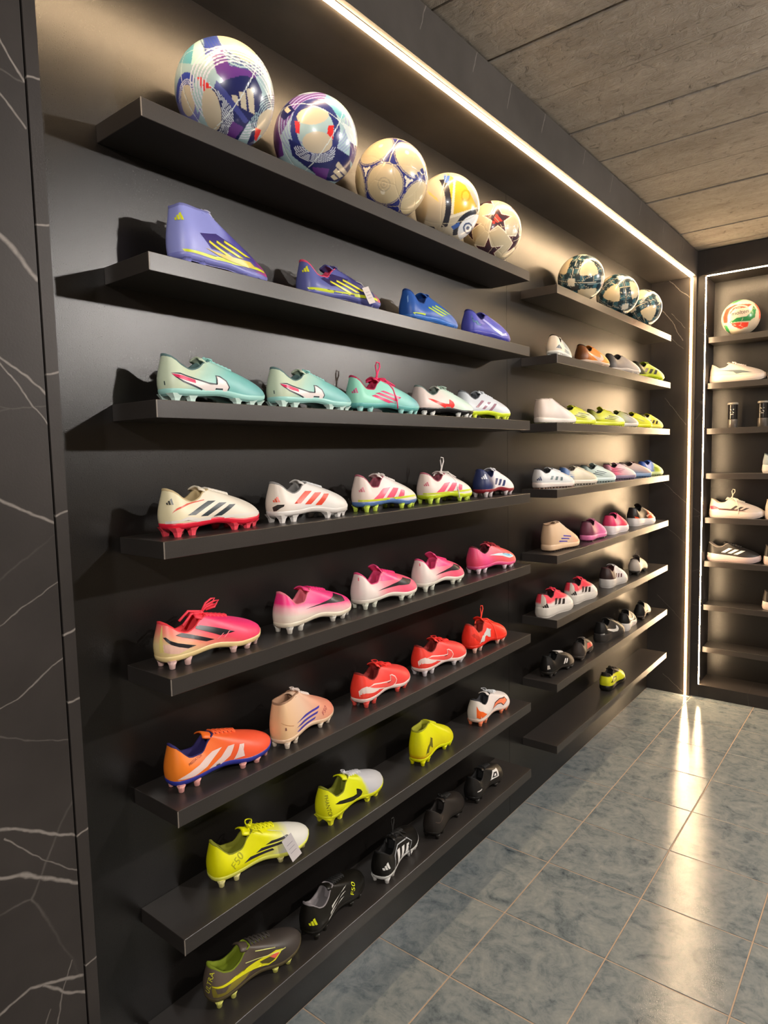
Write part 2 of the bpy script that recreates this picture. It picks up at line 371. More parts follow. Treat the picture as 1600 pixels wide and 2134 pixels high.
# ------------------------------------------------------------------ shoes: shape
OUTL = [(0, 0), (.016, .008), (.027, .04), (.0325, .10), (.0335, .20), (.031, .36), (.035, .50), (.044, .64), (.0465, .74), (.043, .84), (.032, .93), (.016, .985), (.003, 1.0)]
OUTM = [(0, 0), (-.016, .008), (-.026, .04), (-.031, .10), (-.031, .20), (-.026, .36), (-.030, .50), (-.040, .64), (-.043, .74), (-.039, .84), (-.029, .93), (-.011, .99), (.003, 1.0)]
NH = 30
def half(pts):
    P = [Vector((x, yy*SL, 0)) for x, yy in pts]; out = []
    k = len(P)
    for i in range(k-1):
        p0 = P[i-1] if i else Vector((-P[1].x, P[1].y, 0)); p3 = P[i+2] if i < k-2 else Vector((2*P[k-1].x-P[k-2].x, P[k-2].y, 0)); a, b = P[i], P[i+1]
        for s_ in range(10):
            t = s_/10; out.append(.5*((2*a)+(b-p0)*t+(2*p0-5*a+4*b-p3)*t*t+(3*a-p0-3*b+p3)*t**3))
    out.append(P[-1]); L_ = [0]
    for a, b in zip(out[:-1], out[1:]): L_.append(L_[-1]+(b-a).length)
    res = []
    for j in range(NH+1):
        s_ = L_[-1]*j/NH; i = min(max(int(np.searchsorted(L_, s_))-1, 0), len(out)-2); t = (s_-L_[i])/max(L_[i+1]-L_[i], 1e-9); res.append(out[i].lerp(out[i+1], t))
    return res
HL, HM = half(OUTL), half(OUTM)
LOOP = HL[:-1]+[HL[-1]]+HM[1:-1][::-1]          # heel -> lateral -> toe -> medial, 2*NH points
NL = len(LOOP)
# kind: rim height, rim y, rim width factor, feather line height
KINDS = {
 'low':  dict(zr=[(0, .101), (.05, .095), (.12, .080), (.22, .071), (.32, .077), (.45, .089), (.65, .093), (1, .094)], fr=.42, k=[(0, .45), (.1, .74), (.3, .74), (.5, .52), (.75, .34), (1, .3)], zb=[(0, .026), (.25, .027), (.45, .030), (.7, .021), (.88, .022), (1, .030)]),
 'cut':  dict(zr=[(0, .106), (.05, .099), (.11, .082), (.18, .069), (.30, .069), (.45, .086), (.65, .096), (1, .098)], fr=.40, k=[(0, .42), (.1, .72), (.3, .74), (.5, .52), (.75, .34), (1, .3)], zb=[(0, .026), (.25, .027), (.45, .030), (.7, .021), (.88, .022), (1, .030)]),
 'sock': dict(zr=[(0, .124), (.05, .127), (.20, .127), (.35, .129), (.5, .130), (.7, .130), (1, .130)], fr=.335, k=[(0, .6), (.1, .66), (.3, .62), (.5, .5), (.75, .36), (1, .3)], zb=[(0, .026), (.25, .027), (.45, .030), (.7, .021), (.88, .022), (1, .030)]),
 'turf': dict(zr=[(0, .100), (.05, .096), (.20, .076), (.32, .080), (.45, .091), (.65, .095), (1, .096)], fr=.42, k=[(0, .55), (.1, .74), (.3, .74), (.5, .52), (.75, .34), (1, .3)], zb=[(0, .027), (.25, .025), (.45, .023), (.7, .021), (.88, .023), (1, .030)]),
 'tsock': dict(zr=[(0, .118), (.05, .121), (.20, .121), (.35, .123), (.5, .124), (.7, .124), (1, .124)], fr=.345, k=[(0, .6), (.1, .66), (.3, .62), (.5, .5), (.75, .36), (1, .3)], zb=[(0, .027), (.25, .025), (.45, .023), (.7, .021), (.88, .023), (1, .030)]),
 'run':  dict(zr=[(0, .105), (.05, .101), (.20, .080), (.32, .084), (.45, .097), (.65, .103), (1, .104)], fr=.42, k=[(0, .58), (.1, .76), (.3, .76), (.5, .54), (.75, .34), (1, .3)], zb=[(0, .038), (.25, .033), (.45, .029), (.7, .024), (.88, .025), (1, .034)]),
}
SHAPE = {}
def shape(kind):
    if kind in SHAPE: return SHAPE[kind]
    K = KINDS[kind]; S = lambda key: spline(*zip(*K[key])); zr, kw, zb = S('zr'), S('k'), S('zb'); fr = K['fr']
    q_ = fr/.42; ym = spline([0, .02, .2, .35, .5, .7, 1], [.020, .032*q_, .19*q_, .30*q_, .36*q_, fr-.015, fr])
    MV = 16; V = []; O = []
    for i, p in enumerate(LOOP):
        yy = p.y/SL; z0 = zb(yy); p0 = Vector((p.x, p.y, z0)); o = Vector((p.x*kw(yy), ym(yy)*SL, zr(yy))); O.append(o)
        a, b = LOOP[(i-1) % NL], LOOP[(i+1) % NL]; t = (b-a).normalized(); out = Vector((t.y, -t.x, 0))
        if out.dot(p-Vector((0, .5*SL if .2 < yy < .8 else p.y+(.2 if yy <= .2 else -.2)*SL*.5, 0))) < 0: out = -out
        w = min(max((yy-.34)/.36, 0), 1); w = w*w*(3-2*w)
        hh = o.z-z0
        bulge = .0065*(1-w)+.003*w
        p1 = p0+out*bulge+Vector((0, 0, .36*hh*(1-w)+.022*w))
        pa = o+Vector((p0.x-o.x, (p0.y-o.y), 0))*.30*(1-.0)+Vector((0, 0, -.36*hh)) if True else None
        pa = Vector((o.x+(p0.x-o.x)*.45+out.x*.004, o.y+(p0.y-o.y)*.35, o.z-.36*hh))
        sidew = min(abs(p.x)/.045, 1)
        pb = Vector((o.x+(p0.x-o.x)*(.50+.12*sidew), o.y+(p0.y-o.y)*.52, o.z-.017-.002*sidew-(o.z-.094)*.85))
        p2 = pa.lerp(pb, w)
        for j in range(MV+1):
            s_ = j/MV; c = (1-s_)**3*p0+3*(1-s_)**2*s_*p1+3*(1-s_)*s_*s_*p2+s_**3*o
            V.append(c)
    off = Vector((0, -SL/2, 0)); R = MV+1
    Fq = [(i*R+j, ((i+1) % NL)*R+j, ((i+1) % NL)*R+j+1, i*R+j+1) for i in range(NL) for j in range(MV)]
    V = [v+off for v in V]; up = mesh('upper_'+kind, V, Fq, True)
    # lining: rolled rim, down to the insole
    LV = []; cy = fr*.5*SL
    for i, o in enumerate(O):
        c = Vector((0, min(max(o.y, .10*SL), (fr-.08)*SL), o.z)); d = (o-c); d.z = 0; dl = d.length or 1; d = d/dl
        p = LOOP[i]; inn = Vector((p.x*.70, .012+p.y*.80, .034+.004*(p.y/SL)))
        LV += [o+d*.0008+Vector((0, 0, -.004)), o+d*.0006+Vector((0, 0, .0014)), o-d*min(.0035, dl*.6)+Vector((0, 0, .0008)), o-d*min(.006, dl*.7)+Vector((0, 0, -.012)), inn]
    LF = [(i*5+j, ((i+1) % NL)*5+j, ((i+1) % NL)*5+j+1, i*5+j+1) for i in range(NL) for j in range(4)]
    for i in range(NH): LF.append((i*5+4, (i+1)*5+4, ((NL-i-1) % NL)*5+4, ((NL-i) % NL)*5+4) if 0 < i < NH-1 else ((4, 9, (NL-1)*5+4) if i == 0 else (i*5+4, (i+1)*5+4, (NL-i)*5+4)))
    lin_me = mesh('lining_'+kind, [v+off for v in LV], LF, True)
    # sole
    run, turf = kind == 'run', kind in ('turf', 'tsock')
    rings = []
    for i, p in enumerate(LOOP):
        yy = p.y/SL; z0 = zb(yy); c = Vector((0, min(max(p.y, .12*SL), .80*SL), 0)); d = p-c; d.normalize()
        toe = .012*max(0, (yy-.82)/.18)**1.5
        if run: rr = [(d*-.001, z0+.010), (d*.0022, z0+.007), (d*.0035, z0-.002), (d*.0050, z0*.45+toe), (d*.0025, .0045+toe), (d*-.001, .0+toe)]
        elif turf: rr = [(d*-.001, z0+.006), (d*.0016, z0+.004), (d*.0025, z0-.004), (d*.0020, .010+toe), (d*-.001, .0065+toe), (d*-.003, .0060+toe)]
        else: rr = [(d*-.0008, z0+.0042), (d*.0009, z0+.0030), (d*.0010, z0-.001), (d*-.0004, z0-.006), (d*-.0040, z0-.0095), (d*-.008, z0-.0105)]
        rings += [Vector((p.x+q.x, p.y+q.y, z)) for q, z in rr]
    Q = 6; SF = [(((i+1) % NL)*Q+j, i*Q+j, i*Q+j+1, ((i+1) % NL)*Q+j+1) for i in range(NL) for j in range(Q-1)]
    SF = [f[::-1] for f in SF]
    for i in range(NH): SF.append((i*Q+Q-1, ((NL-i) % NL)*Q+Q-1, ((NL-i-1) % NL)*Q+Q-1, (i+1)*Q+Q-1) if 0 < i < NH-1 else ((Q-1, (NL-1)*Q+Q-1, 2*Q-1) if i == 0 else (i*Q+Q-1, (NL-i)*Q+Q-1, (i+1)*Q+Q-1)))
    sole = mesh('sole_'+kind, [v+off for v in rings], SF, True)
    nub = None
    if turf:
        b = MB()
        for yy in np.arange(.05, .97, .075):
            for x in (-.9, -.45, 0, .45, .9):
                wd = np.interp(yy, [0, .1, .36, .74, .93, 1], [.012, .031, .028, .043, .030, .01])-.003
                toe = .012*max(0, (yy-.82)/.18)**1.5
                b.box((x*wd-.0035, yy*SL-SL/2-.0045, 0), (x*wd+.0035, yy*SL-SL/2+.0045, .0072+toe))
        nub = mesh('nubs', b.v, b.f)
    bv = BVHTree.FromPolygons(V, Fq)
    SHAPE[kind] = dict(up=up, lin=lin_me, sole=sole, nub=nub, bvh=bv, zb=zb, zf=zr(1), fr=fr, tongue={})
    return SHAPE[kind]
def stud_mesh():
    return mesh('stud_cone', *(lambda b: (b.v, b.f))(MB().lathe([(.0052, 0), (.0062, .05), (.0074, .45), (.0120, 1.0)], 8)), True)
def blade_mesh():
    V = []
    for z, a, b in ((0, .0034, .0066), (.5, .005, .0095), (1, .009, .019)):
        V += [(-a, -b, z), (a, -b*.7, z), (a, b*.7, z), (-a, b, z)]
    return mesh('stud_blade', V, [(3, 2, 1, 0), (8, 9, 10, 11)]+[(q+w, q+(w+1) % 4, q+4+(w+1) % 4, q+4+w) for q in (0, 4) for w in range(4)])
STUD, BLADE = stud_mesh(), blade_mesh()
STUDS = [(.020, .07), (-.020, .07), (.021, .21), (-.019, .21), (.033, .63), (-.029, .63), (.035, .77), (-.031, .77), (.020, .90), (-.017, .90)]
def top_z(sh, x, y):
    h = sh['bvh'].ray_cast(Vector((x, y, .3)), Vector((0, 0, -1)))
    return h[0].z if h[0] else .05
def tongue_mesh(sh, th):
    if th in sh['tongue']: return sh['tongue'][th]
    fr = sh['fr']; zf = sh['zf']; C_ = [((fr+.07-.5)*SL, top_z(sh, 0, (fr+.07-.5)*SL)-.002), ((fr+.02-.5)*SL, zf-.002), ((fr-.03-.5)*SL, zf+th*.35), ((fr-.075-.5)*SL, zf+th*.85), ((fr-.095-.5)*SL, zf+th)]
    V = []; Wd = [.012, .016, .019, .0205, .017]
    for lay in (0, 1):
        for (yy, z), w in zip(C_, Wd):
            for k in range(7):
                s_ = k/3-1; V.append((w*s_, yy-lay*.0012-.006*s_*s_*.6, z-.007*s_*s_-lay*.0032))
    Fq = []
    for r in range(4):
        for k in range(6):
            a = r*7+k; Fq.append((a, a+1, a+8, a+7)); Fq.append((35+a+7, 35+a+8, 35+a+1, 35+a))
    for r in range(4):
        a = r*7; Fq.append((a, a+7, 35+a+7, 35+a)); a = r*7+6; Fq.append((a+7, a, 35+a, 35+a+7))
    for k in range(6): Fq.append((28+k, 28+k+1, 63+k+1, 63+k)); Fq.append((k+1, k, 35+k, 35+k+1))
    me = mesh('tongue', V, Fq, True); sh['tongue'][th] = me; return me
def lace_mesh(sh, bow, n=6, w=.0165):
    b = MB(); fr = sh['fr']; ys = [(fr+.005+i*.042-.5)*SL for i in range(n)]
    def P(x, yy, h): return (x, yy, top_z(sh, x, yy)+h)
    for i, yy in enumerate(ys):
        ww = w*(1-.06*i)
        b.tube([P(-ww, yy, -.0005), P(-ww*.7, yy+.001, .0026), P(0, yy+.002, .0036), P(ww*.7, yy+.001, .0026), P(ww, yy, -.0005)], .0025, 6)
        if i < n-1:
            y2 = ys[i+1]
            for s_ in (-1, 1): b.tube([P(-s_*ww, yy, .0), P(-s_*ww*.4, yy+(y2-yy)*.35, .0030), P(s_*ww*.4, yy+(y2-yy)*.65, .0030), P(s_*ww, y2, 0)], .0021, 5)
    y0 = ys[0]-.004; z0 = top_z(sh, 0, ys[0])+.004
    if bow:
        b.tube([(-.005, y0, z0), (0, y0-.002, z0+.004), (.005, y0, z0)], .0042, 6)
    def loop(dx, dy, dz, wd, sag, r=.0017):
        pts = []; n_ = math.hypot(dx, dy)
        for k in range(13):
            a = math.pi*2*k/12; t = (1-math.cos(a))/2; s_ = math.sin(a)*wd*n_*.5
            pts.append((dx*t-s_*dy/n_, y0+dy*t+s_*dx/n_, z0+.002+dz*t-sag*t*t))
        b.tube(pts, r, 5)
    if bow in ('bow', 'small'):
        k = 1 if bow == 'bow' else .6
        loop(.026*k, .010*k, .012*k, .6, .016*k); loop(-.024*k, .012*k, .014*k, .6, .012*k)
        b.tube([(.002, y0, z0), (.014*k, y0+.010, z0+.003), (.024*k, y0+.022*k, z0-.016*k)], .0016, 5); b.tube([(-.002, y0, z0), (-.015, y0+.012, z0+.002), (-.022, y0+.02, z0-.014)], .0016, 5)
    if bow == 'flop':      # both loops thrown forward-up in one bunch
        for (x, yy, z) in ((.006, .045, .022), (-.002, .040, .027), (.012, .034, .016)):
            b.tube([(0, y0, z0), (x*.3, y0+yy*.35, z0+z*.75), (x*.7, y0+yy*.75, z0+z), (x, y0+yy, z0+z*.98), (x+.003, y0+yy*.8, z0+z*.7), (x*.4, y0+yy*.3, z0+z*.4)], .0024, 5)
        b.tube([(0, y0, z0+.004), (-.004, y0-.03, z0+.010), (-.002, y0-.055, z0-.006)], .003, 5); b.tube([(.004, y0, z0+.002), (.004, y0-.028, z0+.004), (.012, y0-.056, z0-.014)], .0028, 5)
    if bow == 'up':        # tall loop standing above the tongue and an end hanging down the side
        b.tube([(0, y0, z0), (.002, y0+.004, z0+.020), (.001, y0+.014, z0+.036), (0, y0+.013, z0+.048), (-.001, y0+.003, z0+.050), (-.001, y0-.002, z0+.040), (0, y0+.002, z0+.018), (0, y0-.003, z0)], .0022, 6)
        b.tube([(.003, y0, z0+.003), (.017, y0+.016, z0+.002), (.033, y0+.034, z0-.028), (.043, y0+.040, z0-.062), (.0455, y0+.040, z0-.085)], .0019, 5)
        b.tube([(.0, y0, z0+.003), (.012, y0+.03, z0-.003), (.026, y0+.05, z0-.018), (.016, y0+.045, z0-.012)], .0019, 5)
        b.tube([(0, y0, z0+.002), (-.012, y0-.018, z0-.004), (-.006, y0-.034, z0-.009)], .003, 6)
    if bow == 'ring':      # lanyard-like ring
        b.tube([(0, y0+.004*math.cos(a)*0, z0+.022+.018*math.sin(a)) if False else (.004*math.cos(a), y0+.015*math.cos(a), z0+.024+.018*math.sin(a)) for a in [2*math.pi*k/14 for k in range(14)]], .0013, 5, True)
        b.tube([(0, y0, z0), (0, y0, z0+.006)], .003, 5)
    return b
# ------------------------------------------------------------------ shoes: prints laid on the side of the upper
SWOOSH = [(.182, .602), (.306, .454), (.405, .365), (.517, .262), (.575, .236), (.625, .242), (.672, .298), (.69, .39), (.665, .509), (.616, .594), (.591, .61), (.613, .528), (.61, .454), (.579, .42), (.517, .43), (.393, .50), (.281, .581)]
def bar(y0, z0, y1, z1, w, w2=None):
    w2 = w if w2 is None else w2
    return [(y0, z0), (y0+w, z0-.01), (y1+w2, z1-.01), (y1, z1)]
def bars3(y0=.32, z0=.445, y1=.53, z1=.70, w=.07, px=.115, dz=-.05, n=3, px2=None):
    px2 = px*.85 if px2 is None else px2
    return [bar(y0+px*i, z0+dz*i, y1+px2*i, z1+dz*i*1.1, w) for i in range(n)]
def long3(y0=.10, z0=.70, dy=.33, dz=-.34, sx=.15, sz=.01, th=.065, n=3):
    return [[(y0+sx*i, z0+sz*i), (y0+sx*i+dy, z0+sz*i+dz), (y0+sx*i+dy-.05, z0+sz*i+dz-.005), (y0+sx*i-.005, z0+sz*i-th)] for i in range(n)]
def fit(poly, y0, z0, sy, sz): return [(y0+a*sy, z0+b*sz) for a, b in poly]
def badge(y, z, s, flip=1):
    r = []
    for i, h in enumerate((.38, .68, 1.0)):
        x = y+flip*(i*.36)*s*.37; w = .26*s*.37*flip; r.append([(x, z), (x+w, z), (x+w-.30*h*s*.37*flip, z+h*s), (x-.30*h*s*.37*flip, z+h*s*.82)])
    return r
def inflate(P, e):
    n = len(P); A = sum(P[i][0]*P[(i+1) % n][1]-P[(i+1) % n][0]*P[i][1] for i in range(n)); sg = 1 if A > 0 else -1; out = []
    for i in range(n):
        a, b, c = P[i-1], P[i], P[(i+1) % n]
        def nr(p, q):
            dx, dy = (q[0]-p[0])*2.7, q[1]-p[1]; L_ = math.hypot(dx, dy) or 1; return (dy/L_*sg, -dx/L_*sg)
        n1, n2 = nr(a, b), nr(b, c); vx, vy = n1[0]+n2[0], n1[1]+n2[1]; L_ = max(math.hypot(vx, vy), .6)
        out.append((b[0]+vx/L_*e/2.7*1.2, b[1]+vy/L_*e*1.2))
    return out
# drawings are measured along the seen length (0 = visible heel edge, 1 = toe); this unrolls them onto the shoe's own side
UNROLL = spline([-.1, 0, .08, .21, .33, .375, .66, .84, .93, 1, 1.1], [-.08, -.03, .0, .045, .13, .185, .50, .67, .82, .97, 1.05])
def project(sh, bm, offs):
    bad = []
    for v in bm.verts:
        yy, z = v.co.y, v.co.z; s_ = yy/SL+.5
        if s_ < .13:      # wrap round the heel
            th = (1-s_/.13)*math.radians(65); d = Vector((-math.cos(th), math.sin(th), 0)); h = sh['bvh'].ray_cast(Vector((0, (.13-.5)*SL, z))-d*.2, d)
        else: d = Vector((-1, 0, 0)); h = sh['bvh'].ray_cast(Vector((.2, yy, z)), d)
        if h[0] is None or (h[0]-Vector((0, (.13-.5)*SL if s_ < .13 else yy, z))).dot(d) > .004: bad.append(v)
        else:
            n = h[1]
            if n.dot(d) > 0: n = -n
            v.co = h[0]+n*offs
    if bad: bmesh.ops.delete(bm, geom=bad, context='VERTS')
CUR = dict(un=UNROLL)
def side_mesh(sh, polys, offs=.0007, cell=.006, un=None):
    un = un or CUR['un']
    bm = bmesh.new()
    for P in polys:
        P = [(a0+(b0[0]-a0)*t, a1+(b0[1]-a1)*t) for (a0, a1), b0 in zip(P, P[1:]+P[:1]) for t in (0, .25, .5, .75)]
        try: bm.faces.new([bm.verts.new((0, (un(a)-.5)*SL, b*.1)) for a, b in P])
        except ValueError: pass
    ys = [v.co.y for v in bm.verts]; zs = [v.co.z for v in bm.verts]
    bmesh.ops.triangulate(bm, faces=bm.faces[:])
    for lo, hi, no in ((min(ys), max(ys), Vector((0, 1, 0))), (min(zs), max(zs), Vector((0, 0, 1)))):
        c = lo+cell
        while c < hi:
            bmesh.ops.bisect_plane(bm, geom=bm.verts[:]+bm.edges[:]+bm.faces[:], plane_co=no*c, plane_no=no, dist=1e-6); c += cell
    project(sh, bm, offs)
    bmesh.ops.recalc_face_normals(bm, faces=bm.faces[:])
    me = bpy.data.meshes.new('print'); bm.to_mesh(me); bm.free()
    me.polygons.foreach_set('use_smooth', [True]*len(me.polygons)); return me
TXT = {}
def text_geo(s):
    if s not in TXT:
        cu = bpy.data.curves.new('lettering', 'FONT'); cu.body = s; cu.resolution_u = 3; o = bpy.data.objects.new('lettering', cu); COL.objects.link(o)
        dg = bpy.context.evaluated_depsgraph_get(); me = o.evaluated_get(dg).to_mesh()
        TXT[s] = ([tuple(v.co) for v in me.vertices], [tuple(p.vertices) for p in me.polygons]); o.evaluated_get(dg).to_mesh_clear()
        bpy.data.objects.remove(o); bpy.data.curves.remove(cu)
    return TXT[s]
def text_mesh(sh, s, y, z, size, ang, offs=.0010):
    V, Fq = text_geo(s); y = CUR['un'](y); bm = bmesh.new(); c, sn = math.cos(math.radians(ang)), math.sin(math.radians(ang))
    vs = [bm.verts.new((0, (y-.5)*SL+(a*c-b*sn)*size, z*.1+(a*sn+b*c)*size)) for a, b, _ in V]
    for f in Fq:
        try: bm.faces.new([vs[i] for i in f])
        except ValueError: pass
    project(sh, bm, offs); me = bpy.data.meshes.new('lettering'); bm.to_mesh(me); bm.free(); return me
CAT = [(0, .0), (.06, .06), (.14, .30), (.30, .52), (.50, .62), (.66, .80), (.76, 1.0), (.80, .86), (1.0, .80), (.96, .70), (.82, .64), (.74, .50), (.80, .30), (.92, .16), (.88, .12), (.72, .24), (.62, .42), (.46, .36), (.36, .22), (.42, .04), (.34, .02), (.28, .22), (.20, .22), (.08, .0)]
FORM = [(.10, .62), (.30, .56), (.48, .40), (.62, .22), (.72, .22), (.82, .36), (.86, .55), (.70, .52), (.55, .58), (.35, .66)]
ROWG = {('L', i): 'shoes on the %s near shelf' % ORD[i-1] for i in range(1, 9)}
ROWG.update({('R', i): 'shoes on the %s far shelf' % ORD[i-1] for i in range(1, 9)}); ROWG.update({('E', i): 'shoes on the end wall' for i in range(1, 9)})
def shoe(side, row, y, ang, label, kind='low', up='#888888', sole='#888888', stud=None, lining='#222222', lace='#888888', tongue=None, th=.010, bow=None, marks=(), L=.27, x=.085, name='football_boot', blade=False, laces=True, heel=None, hang=None, rough=.42, extra=None):
    sh = shape(kind); z = SHELF_Z[row-1]; CUR['un'] = (lambda a: a) if side == 'E' else UNROLL   # end wall shoes are seen square on
    r = empty(name, (x, y, z) if side != 'E' else (y, x, z), math.radians(ang) if side != 'E' else math.radians(-90+ang)); s_ = L/SL; r.scale = (s_, s_, s_)
    tag(r, label, 'shoe', ROWG[(side, row)])
    mu = grad(1, 0, ((0., up), (1., up)), rough) if isinstance(up, str) else up
    obj('upper', sh['up'], mu, r, shared=True)
    obj('lining', sh['lin'], plain(lining, .8), r, shared=True)
    so = obj('sole', sh['sole'], plain(sole, .35) if isinstance(sole, str) else sole, r, shared=True)
    ms = plain(stud or (sole if isinstance(sole, str) else '#cccccc'), .3)
    if sh['nub']: tag(obj('outsole_nubs', sh['nub'], ms, r, shared=True), kind='stuff')
    elif kind != 'run':
        for (sx, sy) in STUDS:
            o = obj('stud', BLADE if blade else STUD, ms, so, shared=True); hz = sh['zb'](sy)-.006
            toe = .010*max(0, (sy-.82)/.18)
            o.location = (sx, (sy-.5)*SL, toe*.0); o.scale = (1, 1, hz); o.rotation_euler = (0, 0, 0 if sx > 0 else math.pi)
    if th: obj('tongue', tongue_mesh(sh, th), mu if tongue is None else plain(tongue, .6), r, shared=True)
    if laces:
        if 'gap' not in sh:
            V = []; n_ = 9
            for i in range(n_):
                yy = (sh['fr']-.012+.235*i/(n_-1)-.5)*SL; w_ = .0135-.006*i/(n_-1)-(.004 if i == n_-1 else 0)
                for k in range(7): V.append((w_*(k/3-1), yy, top_z(sh, w_*(k/3-1), yy)+.0007))
            sh['gap'] = mesh('lace_throat', V, [(i*7+k, i*7+k+1, (i+1)*7+k+1, (i+1)*7+k) for i in range(n_-1) for k in range(6)], True)
        obj('lace_throat', sh['gap'], plain(lining, .8), r, shared=True)
        b = lace_mesh(sh, bow); obj('laces', mesh('laces', b.v, b.f, True), plain(lace, .7), r)
    if heel: obj('heel_patch', side_mesh(sh, [[(.036, .94), (.052, .93), (.08, .70), (.10, .40), (.022, .38), (.014, .60), (.024, .80)]], .0006), plain(heel, .4), r)
    lay = 0
    for mk in marks:
        nm, geo, colr = mk[0], mk[1], mk[2]; rg = mk[3] if len(mk) > 3 else .35
        if nm == 'text': obj('lettering', text_mesh(sh, *geo), plain(colr, .5), r); continue
        if nm == 'outlined':
            obj('mark_outline', side_mesh(sh, [inflate(geo, .028)], .0005+.0003*lay), plain(rg, .4), r); lay += 1; obj('curved_mark', side_mesh(sh, [geo], .0006+.0003*lay), plain(colr, .35), r)
        elif nm in ('stripe', 'badge') :
            un = None
            if nm == 'badge': y0 = min(p_[0] for P in geo for p_ in P); dy = UNROLL(y0+.06)-.03-y0; un = lambda a, dy=dy: a+dy
            for P in geo: obj('stripe' if nm == 'stripe' else 'badge_bar', side_mesh(sh, [P], .0007+.0003*lay, un=un), plain(colr, rg), r)
        else: obj(nm, side_mesh(sh, [geo], .0005+.0003*lay), plain(colr, rg), r)
        lay += 1
    if hang:   # paper price tag on a thread
        (ty, tz, wd, ht, an) = hang; c, sn = math.cos(an), math.sin(an); y0 = (ty-.5)*SL; x0 = .049
        h = sh['bvh'].ray_cast(Vector((.2, y0, tz*.1-.02)), Vector((-1, 0, 0))); x0 = (h[0].x if h[0] else .04)+.006
        b = MB(); b.box((-.0004, -wd/2, -ht), (.0004, wd/2, 0)); o = b.build('price_tag', plain('#c9c3c4', .8), r); o.location = (x0, y0, tz*.1); o.rotation_euler = (an, -.25, 0)
        b = MB().tube([(x0, y0, tz*.1-.003), (x0-.012, y0-.004, tz*.1+.012), (.004, (sh['fr']+.05-.5)*SL, sh['zf']-.008)], .0006, 4); b.build('tag_thread', plain('#dddddd'), r)
        for k in range(3): MB().box((.0005, -wd*.3, -ht*(.30+.18*k)-.0012), (.0007, wd*.3, -ht*(.30+.18*k))).build('tag_line', plain('#8d8890', .8), o)
    return r

# ------------------------------------------------------------------ shoes: near bay
# second shelf
shoe('L', 2, .295, 6.8, 'lavender high-collar boot fading to a pink toe, yellow stripes', 'sock', grad(1, 0, ((0, '#9aa0e6'), (.40, '#9095dc'), (.50, '#5a55a8'), (.72, '#4a3f92'), (.86, '#b0408f'), (.95, '#f0459a'), (1, '#f0459a'))), '#8084cc', lining='#7d80c0', lace='#c9c9e0', bow='small', th=.004,
  marks=[('side_line', [(.16, .345), (.40, .36), (.62, .40), (.95, .36), (.95, .31), (.6, .31), (.4, .30), (.2, .30)], '#d8e62a'), ('side_panel', [(.36, .74), (.52, .86), (.70, .70), (.62, .52), (.46, .50)], '#3b2f7c'), ('stripe', long3(.44, .66, .26, -.24, .075, .055, .05), '#e8e22a'), ('side_panel', [(.40, .47), (.60, .38), (.82, .30), (.88, .34), (.84, .44), (.62, .46)], '#d9c23a'), ('badge', badge(.055, .92, .16), '#e6ea2a')])
shoe('L', 2, .691, -7.8, 'slate purple boot with pink collar lining and a price tag', 'cut', grad(1, 0, ((0, '#666cae'), (.45, '#5c60a4'), (.55, '#3f3a78'), (.82, '#44507a'), (.93, '#f06a7c'), (1, '#f06a7c'))), '#5a5fa0', lining='#e0486a', lace='#4a4480', bow='small',
  marks=[('side_line', [(.16, .335), (.40, .35), (.62, .37), (.95, .34), (.95, .28), (.6, .27), (.4, .28), (.2, .28)], '#d0dc2a'), ('side_panel', [(.36, .60), (.50, .80), (.66, .72), (.60, .52), (.46, .46)], '#352c60'), ('stripe', long3(.46, .60, .26, -.26, .07, .05, .05), '#e6e23a'), ('badge', badge(.06, .72, .16), '#f0f02a')], hang=(.66, .55, .026, .046, .35))
shoe('L', 2, 1.113, -.2, 'royal blue boot with lime stripes near the toe', 'cut', '#2c5fb4', '#3a72c4', lining='#1d3f80', lace='#24509a',
  marks=[('stripe', long3(.50, .62, .26, -.22, .06, .05, .05), '#b9d83a'), ('sole_patch', [(.20, .33), (.42, .36), (.40, .26), (.2, .25)], '#c6e03a'), ('heel_mark', [(.04, .80), (.07, .86), (.085, .66), (.06, .62)], '#8fb8ea')], bow='small')
shoe('L', 2, 1.476, -1., 'indigo boot with a pale curved side line, last on the second near shelf', 'low', '#5a5cc0', '#4648a8', lining='#33357c', lace='#5254b0',
  marks=[('curved_mark', [(.40, .74), (.46, .76), (.66, .50), (.84, .34), (.88, .40), (.90, .30), (.80, .26), (.62, .44)], '#b9bdf0'), ('side_line', [(.12, .80), (.20, .60), (.28, .62), (.30, .50), (.36, .52), (.33, .46), (.26, .46), (.24, .56), (.18, .54), (.10, .78)], '#5f86a8')])
